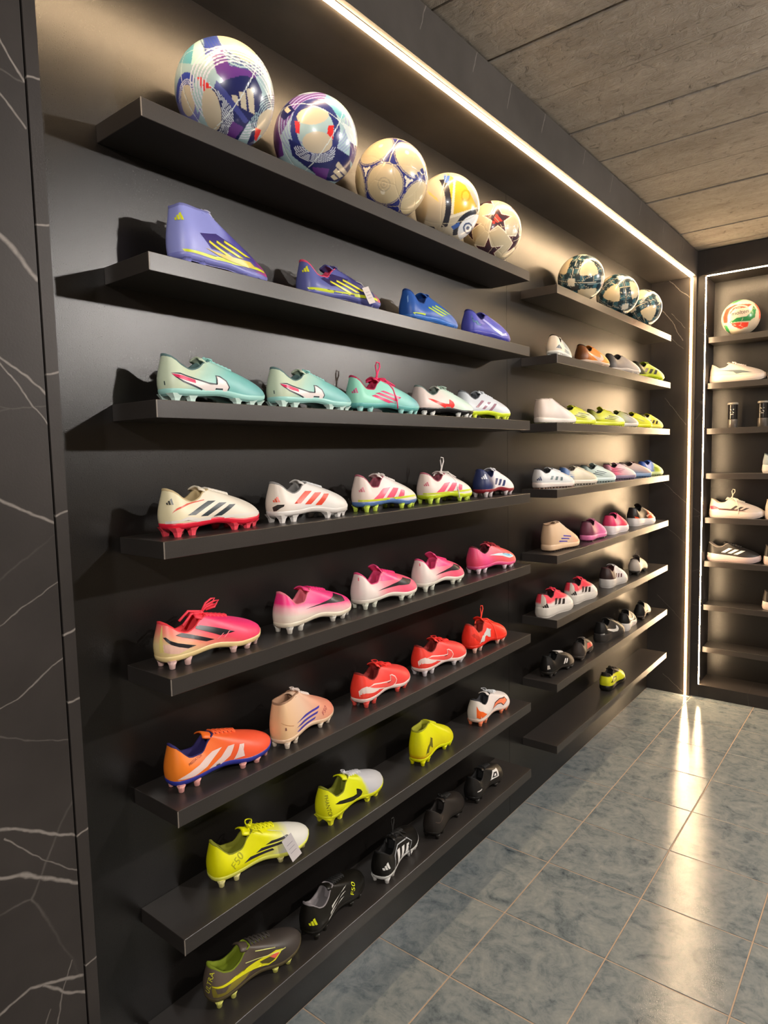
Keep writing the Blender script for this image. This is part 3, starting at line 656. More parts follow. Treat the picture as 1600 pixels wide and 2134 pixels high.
# third shelf
MINT = grad(1, -.35, ((0, '#d6e4c8'), (.10, '#b8dccb'), (.30, '#86ccc4'), (.75, '#76bcbe'), (1, '#6ca8b4')))
for (yy, an, lb) in ((.264, 1.1, 'mint boot with white curved side mark, nearest on its shelf'), (.567, -.9, 'mint boot with white curved side mark, second on its shelf, beside pink-laced boot')):
    shoe('L', 3, yy, an, lb, 'low', MINT, '#a9e0d8', '#d6efe6', '#5f7d7c', '#a5ded8', bow='small', blade=True,
      marks=[('outlined', SWOOSH, '#f4e9e6', '#22303a'), ('curved_mark', [(.185, .595), (.24, .525), (.33, .455), (.40, .42), (.40, .485), (.30, .56)], '#e0285e'), ('heel_mark', [(.035, .44), (.055, .44), (.06, .36), (.04, .36)], '#1f3a38')])
shoe('L', 3, .870, -6.9, 'mint boot with tall pink laces and pink stripes', 'cut', grad(1, -.2, ((0, '#a0ead0'), (.35, '#9adfce'), (.6, '#8fd4cc'), (.8, '#6fb6c0'), (1, '#5a9cae'))), '#66b4b0', '#9fd8d2', '#c03058', '#ff3f78', bow='up', tongue='#e8406e',
  marks=[('stripe', [[(.38, .50), (.44, .54), (.70, .33), (.66, .28)], [(.44, .58), (.50, .61), (.74, .42), (.71, .37)], [(.51, .65), (.56, .67), (.78, .49), (.75, .45)]], '#f0487c'), ('badge', badge(.055, .56, .15), '#d8608a')])
shoe('L', 3, 1.186, -8.1, 'off-white and mint boot with a red side mark and black sole', 'low', grad(1, .3, ((0, '#e6cfc8'), (.55, '#e9dcd4'), (.75, '#d5eadb'), (1, '#cfe6da'))), '#1a1a1c', '#e9e9e4', '#7d8f88', '#c3dccf', bow='bow',
  marks=[('curved_mark', fit(SWOOSH, .14, .10, .82, .80), '#f0322e')])
shoe('L', 3, 1.451, -8.7, 'silver white boot with metallic stripes on a lime sole', 'low', '#d3d8de', '#d4e62c', '#e2ee50', '#6e7278', '#e4e8ec',
  marks=[('stripe', bars3(.36, .42, .50, .68, .05, .125, -.045), '#a07888', .2)], bow='small')
# fourth shelf
shoe('L', 4, .242, 7.0, 'cream boot with three black side stripes on a red studded sole', 'low', grad(1, 0, ((0, '#f2e6bd'), (.3, '#f3e8d2'), (1, '#f0e7da'))), '#e8213c', '#f04a5a', '#c9b488', '#f4ecdf',
  marks=[('stripe', bars3(), '#2e3a40'), ('side_line', [(.14, .50), (.24, .58), (.36, .665), (.50, .72), (.50, .735), (.34, .685), (.22, .605)], '#e0604a'), ('side_panel', [(.0, .34), (.25, .36), (.33, .42), (.42, .36), (1, .36), (1, .30), (.4, .29), (.32, .35), (.2, .30), (0, .29)], '#efe8de'), ('badge', badge(.055, .68, .13), '#4a4a44')], blade=True)
shoe('L', 4, .546, 1.8, 'white boot with red side stripes and a black heel wedge', 'low', grad(1, 0, ((0, '#f0e2d4'), (.3, '#ece6e2'), (1, '#e8e4dd'))), '#e6e0da', '#e2ddd8', '#8d8a88', '#d6d6d8',
  marks=[('stripe', bars3(.36, .46, .52, .74, .075, .125, -.045), '#e8482c'), ('heel_mark', [(.012, .40), (.13, .46), (.25, .46), (.24, .41), (.10, .31), (.03, .30)], '#2b2724'), ('badge', badge(.055, .52, .14), '#ee5a3c')], blade=True)
for (yy, an, lb, kd, so) in ((.866, 1.4, 'white boot with pink stripes and a blue-green sole, high heel tab', 'cut', '#5a7ab0'), (1.190, -.8, 'white boot with pink stripes and a lime sole, lace hanging over its side', 'low', '#c8dc28')):
    shoe('L', 4, yy, an, lb, kd, grad(1, 0, ((0, '#f2ddd2'), (.45, '#f0e4e2'), (.85, '#eee8d8'), (1, '#e6ead0'))), so, '#cfe65a', '#b06070', '#e0d8d4', bow='small' if kd == 'cut' else 'up',
      marks=[('stripe', [[(.30, .34), (.46, .35), (.60, .66), (.50, .64)], [(.52, .36), (.64, .36), (.72, .62), (.64, .64)], [(.70, .36), (.80, .38), (.82, .54), (.76, .58)]], '#f4607c'), ('sole_patch', [(.0, .36), (.3, .36), (.6, .36), (.95, .38), (.95, .33), (.6, .29), (.3, .31), (0, .31)], '#d6e23c'), ('badge', badge(.05, .58, .14), '#d87a88')])
shoe('L', 4, 1.519, 5.8, 'white boot with navy heel and navy stripes on a dark red sole', 'low', grad(1, -.1, ((0, '#26305e'), (.12, '#26305e'), (.26, '#ece8ea'), (.7, '#f0ebea'), (1, '#f0ddd8'))), '#8c2430', '#d6c8c8', '#26305e', '#e8e6e8', bow='small',
  marks=[('stripe', bars3(.42, .44, .50, .66, .06, .11, -.04), '#2c3868'), ('badge', badge(.07, .66, .18), '#e4e6f0')])
# fifth shelf
shoe('L', 5, .223, .9, 'pink and gold boot with long black stripes and a big pink lace bow', 'low', grad(.62, .55, ((0, '#f7d58a'), (.30, '#f6dca2'), (.44, '#ff9a80'), (.58, '#ff5066'), (.80, '#ff3a78'), (1, '#ff40a0'))), '#f3d79a', '#e8c0b8', '#f03a44', '#ff4458', bow='flop', tongue='#ff3f52', heel='#f7e08a',
  marks=[('side_panel', [(.10, .56), (.26, .56), (.40, .40), (.30, .33), (.12, .40)], '#f3c4b0'), ('stripe', [[(.09, .70), (.15, .705), (.44, .41), (.37, .40)], [(.28, .72), (.35, .73), (.60, .43), (.53, .43)], [(.40, .82), (.47, .82), (.80, .50), (.66, .48)]], '#1c1a20'), ('side_line', [(.62, .42), (.68, .52), (.69, .52), (.635, .42)], '#ff8a90'), ('side_line', [(.68, .42), (.74, .54), (.75, .54), (.695, .42)], '#ff8a90')])
PKW = grad(.35, .9, ((0, '#f0e0c4'), (.42, '#f2e2d4'), (.60, '#f6a8b8'), (.70, '#ff2f8a'), (1, '#ff4a8c')))
shoe('L', 5, .553, 3.2, 'hot pink over white boot with black mark, next to the pink and gold boot', 'cut', PKW, '#efe3cc', '#d9d3c8', '#e87a8c', '#f02c80', bow=None, laces=True,
  marks=[('curved_mark', [(.42, .53), (.60, .57), (.76, .64), (.86, .72), (.93, .58), (.92, .47), (.84, .50), (.70, .54)], '#2a2426')])
for (yy, an, lb) in ((.855, -.5, 'pink fading to white boot with black side mark, middle of the pink row'), (1.142, 3.0, 'pink fading to white boot with black side mark, fourth of the pink row')):
    shoe('L', 5, yy, an, lb, 'cut', grad(1, .25, ((0, '#efe6de'), (.30, '#f0dfd8'), (.50, '#ff8f9e'), (.72, '#ff5f80'), (1, '#ff6a86'))), '#ece4d6', '#dfe0cf', '#e0487c', '#f5307c', th=.022, tongue='#f8508c',
      marks=[('side_panel', [(.42, .95), (.40, .78), (.52, .70), (.72, .68), (.74, .78), (.6, .92)], '#ff3d86'), ('curved_mark', [(.40, .47), (.58, .54), (.74, .62), (.84, .68), (.94, .54), (.88, .46), (.72, .50)], '#241f22'), ('heel_mark', [(.02, .93), (.05, .93), (.06, .84), (.03, .84)], '#e85a70')])
shoe('L', 5, 1.500, -4.3, 'coral pink boot with pale blue toe mark and dark red laces', 'low', grad(1, .2, ((0, '#f0485a'), (.3, '#f0508c'), (.55, '#f56070'), (1, '#ff7060'))), '#e85a8c', '#e8d0d8', '#5c1c24', '#a82c34', bow='bow',
  marks=[('curved_mark', [(.46, .62), (.64, .64), (.80, .60), (.90, .52), (.94, .42), (.86, .40), (.72, .52)], '#d8eaf4'), ('curved_mark', [(.70, .60), (.82, .58), (.90, .50), (.93, .44), (.88, .44), (.78, .54)], '#8ccce8')])
# sixth shelf
shoe('L', 6, .236, -3.0, 'bright orange boot with three wide white stripes and navy sole', 'cut', grad(1, 0, ((0, '#ff8a28'), (.25, '#ff7a24'), (.6, '#ff6038'), (1, '#ff5a3c'))), '#343a9c', '#f8b0a8', '#2a2060', '#ff6a34', bow=None,
  marks=[('stripe', [[(.19, .33), (.36, .31), (.46, .40), (.60, .68), (.52, .66), (.40, .50)], [(.47, .32), (.58, .31), (.66, .44), (.71, .66), (.65, .66), (.58, .48)], [(.69, .32), (.80, .33), (.79, .46), (.81, .60), (.765, .62), (.73, .46)]], '#f4d8d2'), ('text', ('PREDATOR', .32, .56, .0075, 12), '#7a2a10')])
shoe('L', 6, .500, 14.0, 'peach high-collar boot with three violet stripes', 'sock', grad(1, .1, ((0, '#f3c48e'), (.4, '#f2cdb0'), (.7, '#f7ab8c'), (1, '#ff9a80'))), '#f0cfae', '#f4e2cc', '#a47c60', '#eddcd2', bow='small', th=.004, L=.250,
  marks=[('stripe', [bar(.36, .37+.115*i, .62+.03*i, .44+.125*i, .0, .0)[:2][:1]+[(.40+.045*i, .34+.13*i), (.66+.04*i, .38+.13*i), (.68+.04*i, .44+.13*i), (.43+.045*i, .41+.13*i)] for i in range(3)], '#4a3fae'), ('text', ('F50', .80, .36, .019, 30), '#b04a54'), ('side_line', [(.08, .76), (.22, .68), (.32, .60), (.31, .59), (.21, .67), (.08, .75)], '#c98c5c'), ('heel_mark', [(.17, .62), (.20, .62), (.205, .54), (.17, .54)], '#8a5a50')])
for (yy, an, lb, sx) in ((.827, 6.9, 'red boot with white outlined side mark, beside the peach high-collar boot', '#f25a50'), (1.141, -.6, 'red boot with white outlined side mark, next to the cat-marked red boot', '#d9d0d2')):
    shoe('L', 6, yy, an, lb, 'low', grad(1, 0, ((0, '#ff4030'), (.5, '#ff4a44'), (1, '#ff5650'))), '#f3dcd4', sx, '#8c2420', '#ff3a34', bow='bow', th=.016,
      marks=[('side_panel', [(.02, .52), (.10, .60), (.22, .64), (.40, .52), (.55, .46), (.40, .40), (.20, .42), (.04, .36)], '#f2ddd4'), ('outlined', fit(SWOOSH, .10, .10, .92, .85), '#ff5a54', '#f6d9d2'), ('side_panel', [(.06, .42), (.20, .46), (.36, .40), (.22, .33), (.05, .33)], '#ff5040')])
shoe('L', 6, 1.443, 2.2, 'red boot with a silver leaping cat mark, last of the red row', 'cut', '#ff3826', '#ee3022', '#e8b8a8', '#a8382c', '#ff4a34', bow='up', th=.02,
  marks=[('side_panel', [(.10, .68), (.22, .56), (.30, .40), (.42, .38), (.38, .50), (.30, .62), (.20, .74)], '#d8382c'), ('cat_mark', fit(CAT, .30, .34, .32, .40), '#d6d2d0')])
# seventh shelf
shoe('L', 7, .340, -10.0, 'yellow boot with white toe, black stripes and a paper tag', 'cut', grad(1, -.28, ((0, '#f2f000'), (.30, '#f2f000'), (.44, '#ecec70'), (.56, '#e9e7dc'), (1, '#e8e6e2'))), '#eef06a', '#f2e9a0', '#8a8c20', '#f0ee00', bow='bow', L=.272,
  marks=[('stripe', [[(.44, .40), (.72, .42), (.70, .475), (.50, .475)], [(.55, .50), (.82, .50), (.80, .555), (.60, .565)], [(.64, .60), (.88, .57), (.86, .62), (.70, .65)]], '#2c2830'), ('text', ('F50', .36, .36, .024, 34), '#b4b410')], hang=(.66, .66, .030, .060, .35))
shoe('L', 7, .676, 4.3, 'yellow boot with grey toe and a black curved side mark', 'cut', grad(1, .12, ((0, '#ecec10'), (.55, '#eaf00c'), (.62, '#e4ea30'), (.66, '#cfcfd4'), (1, '#d6d4d6'))), '#e6ea20', '#f0ee30', '#7c8020', '#d8d6da', bow='small', blade=True,
  marks=[('curved_mark', fit(SWOOSH, .14, .12, .78, .78), '#1e1e14'), ('text', ('PHANTOM', .055, .86, .013, -80), '#6a6c10')])
shoe('L', 7, 1.085, 9.2, 'all yellow high boot with dark cat mark and orange tints', 'sock', grad(.3, .9, ((0, '#e6d800'), (.28, '#c89008'), (.40, '#e8dc00'), (1, '#f0f000'))), '#e8ec00', '#f0f000', '#9a9a20', '#d6d800', th=0, L=.25,
  marks=[('cat_mark', fit(CAT, .26, .42, .20, .46), '#6a6410')])
shoe('L', 7, 1.469, 4.4, 'white boot with orange heel and orange side curve', 'low', grad(1, -.1, ((0, '#f0e4dc'), (1, '#f2e8e6'))), '#f4d8c8', '#ff8a60', '#38383c', '#d8dadc', bow='bow',
  marks=[('heel_mark', [(.07, .78), (.16, .62), (.26, .56), (.36, .40), (.20, .32), (.07, .36)], '#ff6a24'), ('outlined', [(.52, .40), (.60, .56), (.72, .62), (.86, .56), (.88, .44), (.80, .36), (.74, .48), (.64, .50)], '#ff8a60', '#5c3430')])
# lowest shelf
shoe('L', 8, .309, -4.6, 'grey-brown boot with yellow side strip and yellow studs', 'low', grad(1, 0, ((0, '#6a5c50'), (.4, '#54483e'), (.7, '#3c3632'), (1, '#4c4440'))), '#5a5036', '#e8e878', '#7a8a14', '#3a3430', blade=False, bow=None,
  marks=[('side_panel', [(.10, .62), (.30, .58), (.56, .50), (.48, .38), (.30, .32), (.14, .34), (.12, .46)], '#8c8030'), ('side_panel', [(.19, .54), (.36, .50), (.30, .40), (.22, .42)], '#5c5048'), ('curved_mark', [(.10, .60), (.34, .57), (.58, .60), (.80, .60), (.86, .54), (.78, .40), (.70, .36), (.60, .46), (.44, .50), (.28, .53)], '#ece820'), ('side_panel', [(.62, .55), (.80, .55), (.83, .51), (.77, .43), (.71, .40), (.64, .48)], '#5a5028'), ('side_panel', [(.72, .55), (.80, .55), (.83, .51), (.78, .45)], '#f0685a'), ('stripe', [[(.60, .82-.0), (.80, .66), (.80, .645), (.60, .80)], [(.5, .70), (.88, .52), (.88, .505), (.5, .685)]], '#e8e88a'), ('text', ('ULTRA', .045, .40, .016, 78), '#f0ee40')])
shoe('L', 8, .592, 9.8, 'black boot with white stripes and yellow lettering near the toe', 'low', '#16140f', '#14120e', '#22201a', '#8c8688', '#100f0e', L=.268, rough=.35,
  marks=[('stripe', long3(.40, .36, .26, .16, .035, .105, .06), '#d8d8d0'), ('text', ('F50', .80, .34, .022, 55), '#e8f020'), ('badge', badge(.07, .48, .18), '#e8ee20')])
shoe('L', 8, .876, 15.0, 'black boot with white outlined stripes and white heel badge', 'low', '#14120f', '#d8d8d4', '#e8e6e2', '#0c0b0b', '#1a1816', L=.265, bow='up', rough=.4,
  marks=[('outlined', [(.36, .36), (.42, .60), (.52, .76), (.72, .70), (.80, .52), (.74, .36), (.54, .32)], '#181512', '#b8bcc0'), ('stripe', [bar(.44+.10*i, .36, .48+.10*i, .68-.05*i, .055) for i in range(3)], '#f0efec'), ('badge', badge(.10, .50, .20), '#f0efec')])
shoe('L', 8, 1.153, 12.0, 'plain worn black leather boot without stripes', 'low', '#241e1a', '#161310', '#1c1815', '#1c1613', '#12100e', L=.262, rough=.5, bow='small',
  marks=[('side_line', [(.14, .66), (.26, .60), (.40, .66), (.40, .64), (.26, .58), (.14, .64)], '#5a4c42')])
shoe('L', 8, 1.424, 7.8, 'black boot with a white framed diamond near the toe', 'low', '#1a1817', '#141313', '#2a2826', '#0c0b0b', '#131212', L=.262, rough=.4,
  marks=[('diamond_mark', [(.60, .46), (.70, .74), (.86, .66), (.84, .40)], '#f2efec'), ('diamond_mark', [(.655, .50), (.715, .66), (.81, .61), (.80, .45)], '#181615'), ('diamond_mark', [(.70, .53), (.735, .60), (.775, .575), (.765, .495)], '#f2efec'), ('side_line', [(.20, .52), (.32, .54), (.32, .50), (.20, .48)], '#c8c4c0')])

# ------------------------------------------------------------------ shoes: far bay
T = dict(name='turf_shoe')
shoe('R', 2, 2.105, 12.0, 'white low shoe with grey panel and dark collar, first on the second far shelf', 'low', grad(1, 0, ((0, '#e6d8c6'), (.35, '#e4dccf'), (.45, '#9aa4a4'), (.7, '#c8d2cc'), (1, '#e6eae4'))), '#e8e8e2', lining='#2a2014', lace='#d8d4c8', L=.25, marks=[('side_panel', [(.08, .40), (.22, .56), (.34, .36)], '#5c6468'), ('stripe', [bar(.5, .55, .72, .42, .08)], '#e8ece8')])
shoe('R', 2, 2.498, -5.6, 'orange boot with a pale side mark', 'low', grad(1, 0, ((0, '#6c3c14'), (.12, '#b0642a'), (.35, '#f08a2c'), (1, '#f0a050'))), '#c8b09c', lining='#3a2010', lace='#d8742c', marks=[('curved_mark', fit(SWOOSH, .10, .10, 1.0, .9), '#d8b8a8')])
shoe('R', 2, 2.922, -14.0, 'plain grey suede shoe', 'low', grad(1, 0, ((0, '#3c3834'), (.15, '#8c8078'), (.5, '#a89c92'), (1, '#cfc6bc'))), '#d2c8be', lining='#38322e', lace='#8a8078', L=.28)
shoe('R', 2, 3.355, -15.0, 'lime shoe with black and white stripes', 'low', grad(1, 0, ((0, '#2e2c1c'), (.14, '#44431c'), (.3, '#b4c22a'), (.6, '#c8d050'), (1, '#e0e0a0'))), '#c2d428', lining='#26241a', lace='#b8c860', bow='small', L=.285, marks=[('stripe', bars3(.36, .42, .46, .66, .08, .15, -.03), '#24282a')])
shoe('R', 3, 2.072, -17, 'white high-collar turf shoe with speckled sole', 'tsock', grad(1, -.1, ((0, '#d8c8bc'), (.6, '#e4d8d0'), (.85, '#e2dcc0'), (1, '#d8dc90'))), '#e6dcd2', '#8a8a50', '#b8a89c', '#e0d4cc', th=.003, L=.235, **T)
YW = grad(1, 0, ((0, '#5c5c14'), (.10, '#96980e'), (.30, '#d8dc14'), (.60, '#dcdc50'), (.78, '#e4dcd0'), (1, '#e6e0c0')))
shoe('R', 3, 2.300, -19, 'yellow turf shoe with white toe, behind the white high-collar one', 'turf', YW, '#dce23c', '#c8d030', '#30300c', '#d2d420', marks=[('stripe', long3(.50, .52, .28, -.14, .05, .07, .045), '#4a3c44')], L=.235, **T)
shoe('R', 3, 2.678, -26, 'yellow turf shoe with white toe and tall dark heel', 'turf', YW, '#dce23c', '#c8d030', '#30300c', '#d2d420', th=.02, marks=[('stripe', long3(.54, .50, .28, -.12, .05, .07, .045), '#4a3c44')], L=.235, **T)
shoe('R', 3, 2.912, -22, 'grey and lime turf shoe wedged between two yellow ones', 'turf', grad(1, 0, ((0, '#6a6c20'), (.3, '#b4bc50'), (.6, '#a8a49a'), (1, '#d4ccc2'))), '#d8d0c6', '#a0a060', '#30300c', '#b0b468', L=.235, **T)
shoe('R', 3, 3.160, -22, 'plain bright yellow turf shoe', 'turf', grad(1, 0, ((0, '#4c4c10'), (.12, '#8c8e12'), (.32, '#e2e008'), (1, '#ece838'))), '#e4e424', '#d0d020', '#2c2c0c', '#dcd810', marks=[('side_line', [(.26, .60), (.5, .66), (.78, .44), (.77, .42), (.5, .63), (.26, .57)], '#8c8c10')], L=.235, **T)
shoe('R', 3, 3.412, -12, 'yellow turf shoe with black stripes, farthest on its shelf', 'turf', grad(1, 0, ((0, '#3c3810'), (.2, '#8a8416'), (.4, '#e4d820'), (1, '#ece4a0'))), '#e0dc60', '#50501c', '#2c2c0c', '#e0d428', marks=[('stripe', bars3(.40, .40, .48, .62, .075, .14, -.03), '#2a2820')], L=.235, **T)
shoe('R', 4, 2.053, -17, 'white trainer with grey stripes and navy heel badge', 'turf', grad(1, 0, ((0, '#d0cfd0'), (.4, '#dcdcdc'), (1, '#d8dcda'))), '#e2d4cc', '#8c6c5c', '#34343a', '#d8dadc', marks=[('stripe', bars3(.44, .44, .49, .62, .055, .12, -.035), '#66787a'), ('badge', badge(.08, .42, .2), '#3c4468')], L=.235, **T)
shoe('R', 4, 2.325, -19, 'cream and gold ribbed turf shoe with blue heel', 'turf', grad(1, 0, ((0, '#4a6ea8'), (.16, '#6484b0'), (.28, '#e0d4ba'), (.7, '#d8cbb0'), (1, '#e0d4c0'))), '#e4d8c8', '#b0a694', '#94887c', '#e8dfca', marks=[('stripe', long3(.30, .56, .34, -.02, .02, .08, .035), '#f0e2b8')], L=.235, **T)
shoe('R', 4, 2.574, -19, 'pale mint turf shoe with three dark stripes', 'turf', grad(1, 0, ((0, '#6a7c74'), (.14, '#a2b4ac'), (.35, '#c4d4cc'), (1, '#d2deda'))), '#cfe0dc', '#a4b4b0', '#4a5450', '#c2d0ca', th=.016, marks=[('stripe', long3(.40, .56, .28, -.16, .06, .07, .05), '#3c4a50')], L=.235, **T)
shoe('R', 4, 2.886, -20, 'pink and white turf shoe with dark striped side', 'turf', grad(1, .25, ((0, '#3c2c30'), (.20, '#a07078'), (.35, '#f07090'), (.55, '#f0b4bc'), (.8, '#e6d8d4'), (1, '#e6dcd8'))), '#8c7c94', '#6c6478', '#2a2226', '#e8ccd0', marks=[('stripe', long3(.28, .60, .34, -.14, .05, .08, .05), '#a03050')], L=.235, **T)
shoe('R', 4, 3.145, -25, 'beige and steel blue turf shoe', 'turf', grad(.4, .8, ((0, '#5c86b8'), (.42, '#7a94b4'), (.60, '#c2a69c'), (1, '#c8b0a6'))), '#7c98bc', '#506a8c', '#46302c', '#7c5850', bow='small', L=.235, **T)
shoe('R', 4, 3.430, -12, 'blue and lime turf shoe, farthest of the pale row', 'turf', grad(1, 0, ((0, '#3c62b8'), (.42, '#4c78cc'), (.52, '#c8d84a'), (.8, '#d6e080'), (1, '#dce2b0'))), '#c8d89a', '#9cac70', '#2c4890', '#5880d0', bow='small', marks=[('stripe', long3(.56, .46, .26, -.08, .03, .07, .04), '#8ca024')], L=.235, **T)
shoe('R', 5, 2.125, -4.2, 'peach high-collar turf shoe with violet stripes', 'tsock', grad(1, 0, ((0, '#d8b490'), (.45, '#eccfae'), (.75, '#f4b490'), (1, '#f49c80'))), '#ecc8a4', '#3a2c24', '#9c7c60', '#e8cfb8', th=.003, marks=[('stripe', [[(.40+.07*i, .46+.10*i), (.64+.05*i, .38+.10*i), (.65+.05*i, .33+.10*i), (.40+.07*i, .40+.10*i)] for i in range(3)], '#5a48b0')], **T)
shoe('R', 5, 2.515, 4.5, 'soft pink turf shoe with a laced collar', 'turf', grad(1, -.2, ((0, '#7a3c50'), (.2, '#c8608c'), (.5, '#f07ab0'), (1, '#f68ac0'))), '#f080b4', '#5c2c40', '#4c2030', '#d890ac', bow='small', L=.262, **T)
shoe('R', 5, 2.833, 2.4, 'pink and red indoor shoe with white midsole', 'run', grad(1, 0, ((0, '#e8406c'), (.3, '#fa3c8c'), (.55, '#fa4c68'), (1, '#fa5a5a'))), '#eee2e2', lining='#4c1420', lace='#e03c4c', name='indoor_shoe', L=.262, th=.006)
shoe('R', 5, 3.264, -6.2, 'black and orange indoor shoe with white midsole', 'run', grad(1, 0, ((0, '#2c2420'), (.5, '#3a2c26'), (.6, '#fa5a28'), (1, '#fa5030'))), '#ece4e0', lining='#181412', lace='#2c2422', name='indoor_shoe', th=.02, marks=[('side_panel', [(.12, .56), (.26, .52), (.34, .42), (.2, .40)], '#f05a30'), ('curved_mark', [(.62, .50), (.74, .62), (.90, .50), (.86, .46), (.76, .54), (.68, .44)], '#f0c8b0')])
for (yy, an, lb) in ((2.059, -1.3, 'white and red shoe with black stripes, nearest on the sixth far shelf'), (2.361, -.6, 'white and red shoe with black stripes, second on the sixth far shelf')):
    shoe('R', 6, yy, an, lb, 'run', grad(-.05, 1, ((0, '#e6ddd4'), (.56, '#ece4de'), (.66, '#f04858'), (1, '#fa4054'))), '#ddd6cc', lining='#401c20', lace='#f03c54', name='indoor_shoe', bow='small',
      marks=[('side_panel', [(-.02, 1.08), (.16, .86), (.20, .60), (.05, .40), (-.02, .40)], '#ddd0c4'), ('stripe', bars3(.42, .48, .48, .72, .07, .12, -.05), '#3a322e'), ('badge', badge(.07, .44, .2), '#2c2624')])
shoe('R', 6, 2.807, .1, 'white shoe with dark red heel and three dark stripes', 'run', grad(1, 0, ((0, '#3a2a28'), (.24, '#4c302e'), (.34, '#e8e2e0'), (1, '#f0eae6'))), '#d0cac4', lining='#542a2a', lace='#dcd6d2', name='indoor_shoe', marks=[('stripe', bars3(.46, .46, .50, .66, .05, .11, -.04), '#5c2c2c')])
shoe('R', 6, 3.211, 7.9, 'small grey-beige shoe with a lace ring standing up', 'low', grad(.2, .8, ((0, '#a89c90'), (.6, '#cabdb0'), (1, '#6c5c52'))), '#3c3834', lining='#3a2c28', lace='#7c6a60', bow='ring', L=.26, th=.02)
shoe('R', 7, 2.091, -.3, 'black shoe with white heel piece and beige toe', 'low', grad(1, 0, ((0, '#14110f'), (.62, '#1a1613'), (.74, '#8c7c6a'), (1, '#9c8c78'))), '#2a2622', lining='#0e0c0b', lace='#e0d8d0', L=.262, marks=[('heel_mark', [(.06, .60), (.14, .62), (.18, .46), (.06, .42)], '#cfc6bc'), ('stripe', [bar(.62+.07*i, .40, .68+.06*i, .62-.03*i, .04) for i in range(2)], '#ece6e0')])
shoe('R', 7, 2.377, 12.0, 'dark shoe with coral striped toe panel', 'low', '#3c3430', '#4a423c', lining='#1c1816', lace='#5c544e', L=.25, marks=[('stripe', [bar(.54+.11*i, .40, .60+.10*i, .68-.04*i, .09) for i in range(3)], '#f46a5c')])
shoe('R', 7, 2.753, -3.2, 'charcoal shoe with a big white curved mark and grey heel piece', 'run', grad(1, 0, ((0, '#1c1a19'), (.4, '#3c3835'), (1, '#585048'))), '#3c3835', lining='#141211', lace='#2c2826', name='indoor_shoe', marks=[('curved_mark', fit(SWOOSH, .14, .10, .90, .95), '#efe8e0'), ('heel_mark', [(.04, .46), (.22, .50), (.22, .38), (.06, .36)], '#c2bcb6')])
shoe('R', 7, 3.026, 9.9, 'charcoal shoe with white mark on a white sole', 'run', grad(1, 0, ((0, '#181615'), (.5, '#3a3633'), (1, '#6a6058'))), '#e0d8d2', lining='#141211', lace='#2c2826', name='indoor_shoe', L=.25, marks=[('curved_mark', fit(SWOOSH, .14, .14, .90, .95), '#efe8e0')])
shoe('R', 7, 3.300, 10.0, 'black and white shoe, farthest on the seventh far shelf', 'low', grad(1, 0, ((0, '#1a1614'), (.48, '#2c2624'), (.56, '#d8cabc'), (1, '#d8cabc'))), '#4c4038', lining='#100e0d', lace='#2c2622', L=.25, bow='small')
shoe('R', 8, 2.803, 2.8, 'yellow shoe with black framed diamond and black collar', 'turf', grad(.1, .8, ((0, '#d8d818'), (.62, '#ecec28'), (.66, '#2c2418'), (1, '#2c2418'))), '#1c1a14', '#2a2818', '#2a241e', '#3a3024', bow='small', L=.268, marks=[('side_panel', [(.44, .98), (.50, .60), (.66, .70), (.9, .6), (1.0, .42), (.7, .5), (.46, .5)], '#ecec30'), ('diamond_mark', [(.22, .50), (.40, .68), (.56, .60), (.52, .40)], '#24200f'), ('diamond_mark', [(.30, .50), (.41, .61), (.52, .565), (.49, .44)], '#ecec28'), ('diamond_mark', [(.37, .50), (.42, .55), (.465, .53), (.455, .465)], '#24200f'), ('diamond_mark', [(.40, .50), (.425, .525), (.445, .515), (.44, .485)], '#ecec28')], **T)
# ------------------------------------------------------------------ shoes: end wall (toes pointing right)
R_ = dict(name='running_shoe', x=3.88)
shoe('E', 2, .462, 0, 'white sports shoe with a grey tapering side strip, end wall', 'run', '#c4b8ae', '#cabeb4', lining='#c8b8ac', lace='#ecdfd6', L=.30, bow='small', marks=[('curved_mark', [(.12, .68), (.40, .66), (.58, .61), (.70, .52), (.80, .43), (.62, .46), (.50, .43), (.44, .56), (.28, .635)], '#5c686c'), ('sole_patch', [(.2, .20), (.34, .26), (.5, .2)], '#6c6a6a')], **R_)
shoe('E', 2, .778, 0, 'white sports shoe cut by the right picture edge, second end wall shelf', 'run', '#c2b7ad', '#cabeb4', lining='#c8b8ac', lace='#ecdfd6', L=.30, **R_)
shoe('E', 4, .762, 0, 'pale blue sports shoe at the right picture edge, fourth end wall shelf', 'run', '#9aa8b0', '#e6e0dc', lining='#5a6468', lace='#c8d0d4', L=.30, **R_)
shoe('E', 5, .474, 0, 'white running shoe with maroon heel and dark stripes', 'run', grad(1, -.05, ((0, '#c4b6aa'), (1, '#c8baae'))), '#cfc0b8', lining='#c8b8a8', lace='#e8dccc', L=.30, bow='up', marks=[('heel_mark', [(.02, .62), (.10, .66), (.20, .52), (.05, .44)], '#b03c50'), ('side_panel', [(.16, .52), (.36, .50), (.64, .46), (.70, .40), (.40, .40), (.2, .44)], '#5c3c3c'), ('stripe', [bar(.40+.11*i, .46, .50+.10*i, .68-.05*i, .06) for i in range(3)], '#3c3434')], **R_)
shoe('E', 5, .782, 0, 'white running shoe cut by the right picture edge, fifth end wall shelf', 'run', '#c2b6aa', '#ccbeb6', lining='#c8b8a8', lace='#e8dccc', L=.30, **R_)
shoe('E', 6, .464, 0, 'black running shoe with white stripes on a white sole', 'run', '#24211f', '#c8b2b0', lining='#8c827c', lace='#2c2826', L=.295, marks=[('stripe', [bar(.28+.12*i, .52-.03*i, .42+.12*i, .78-.05*i, .075) for i in range(3)], '#f0e8e4')], **R_)
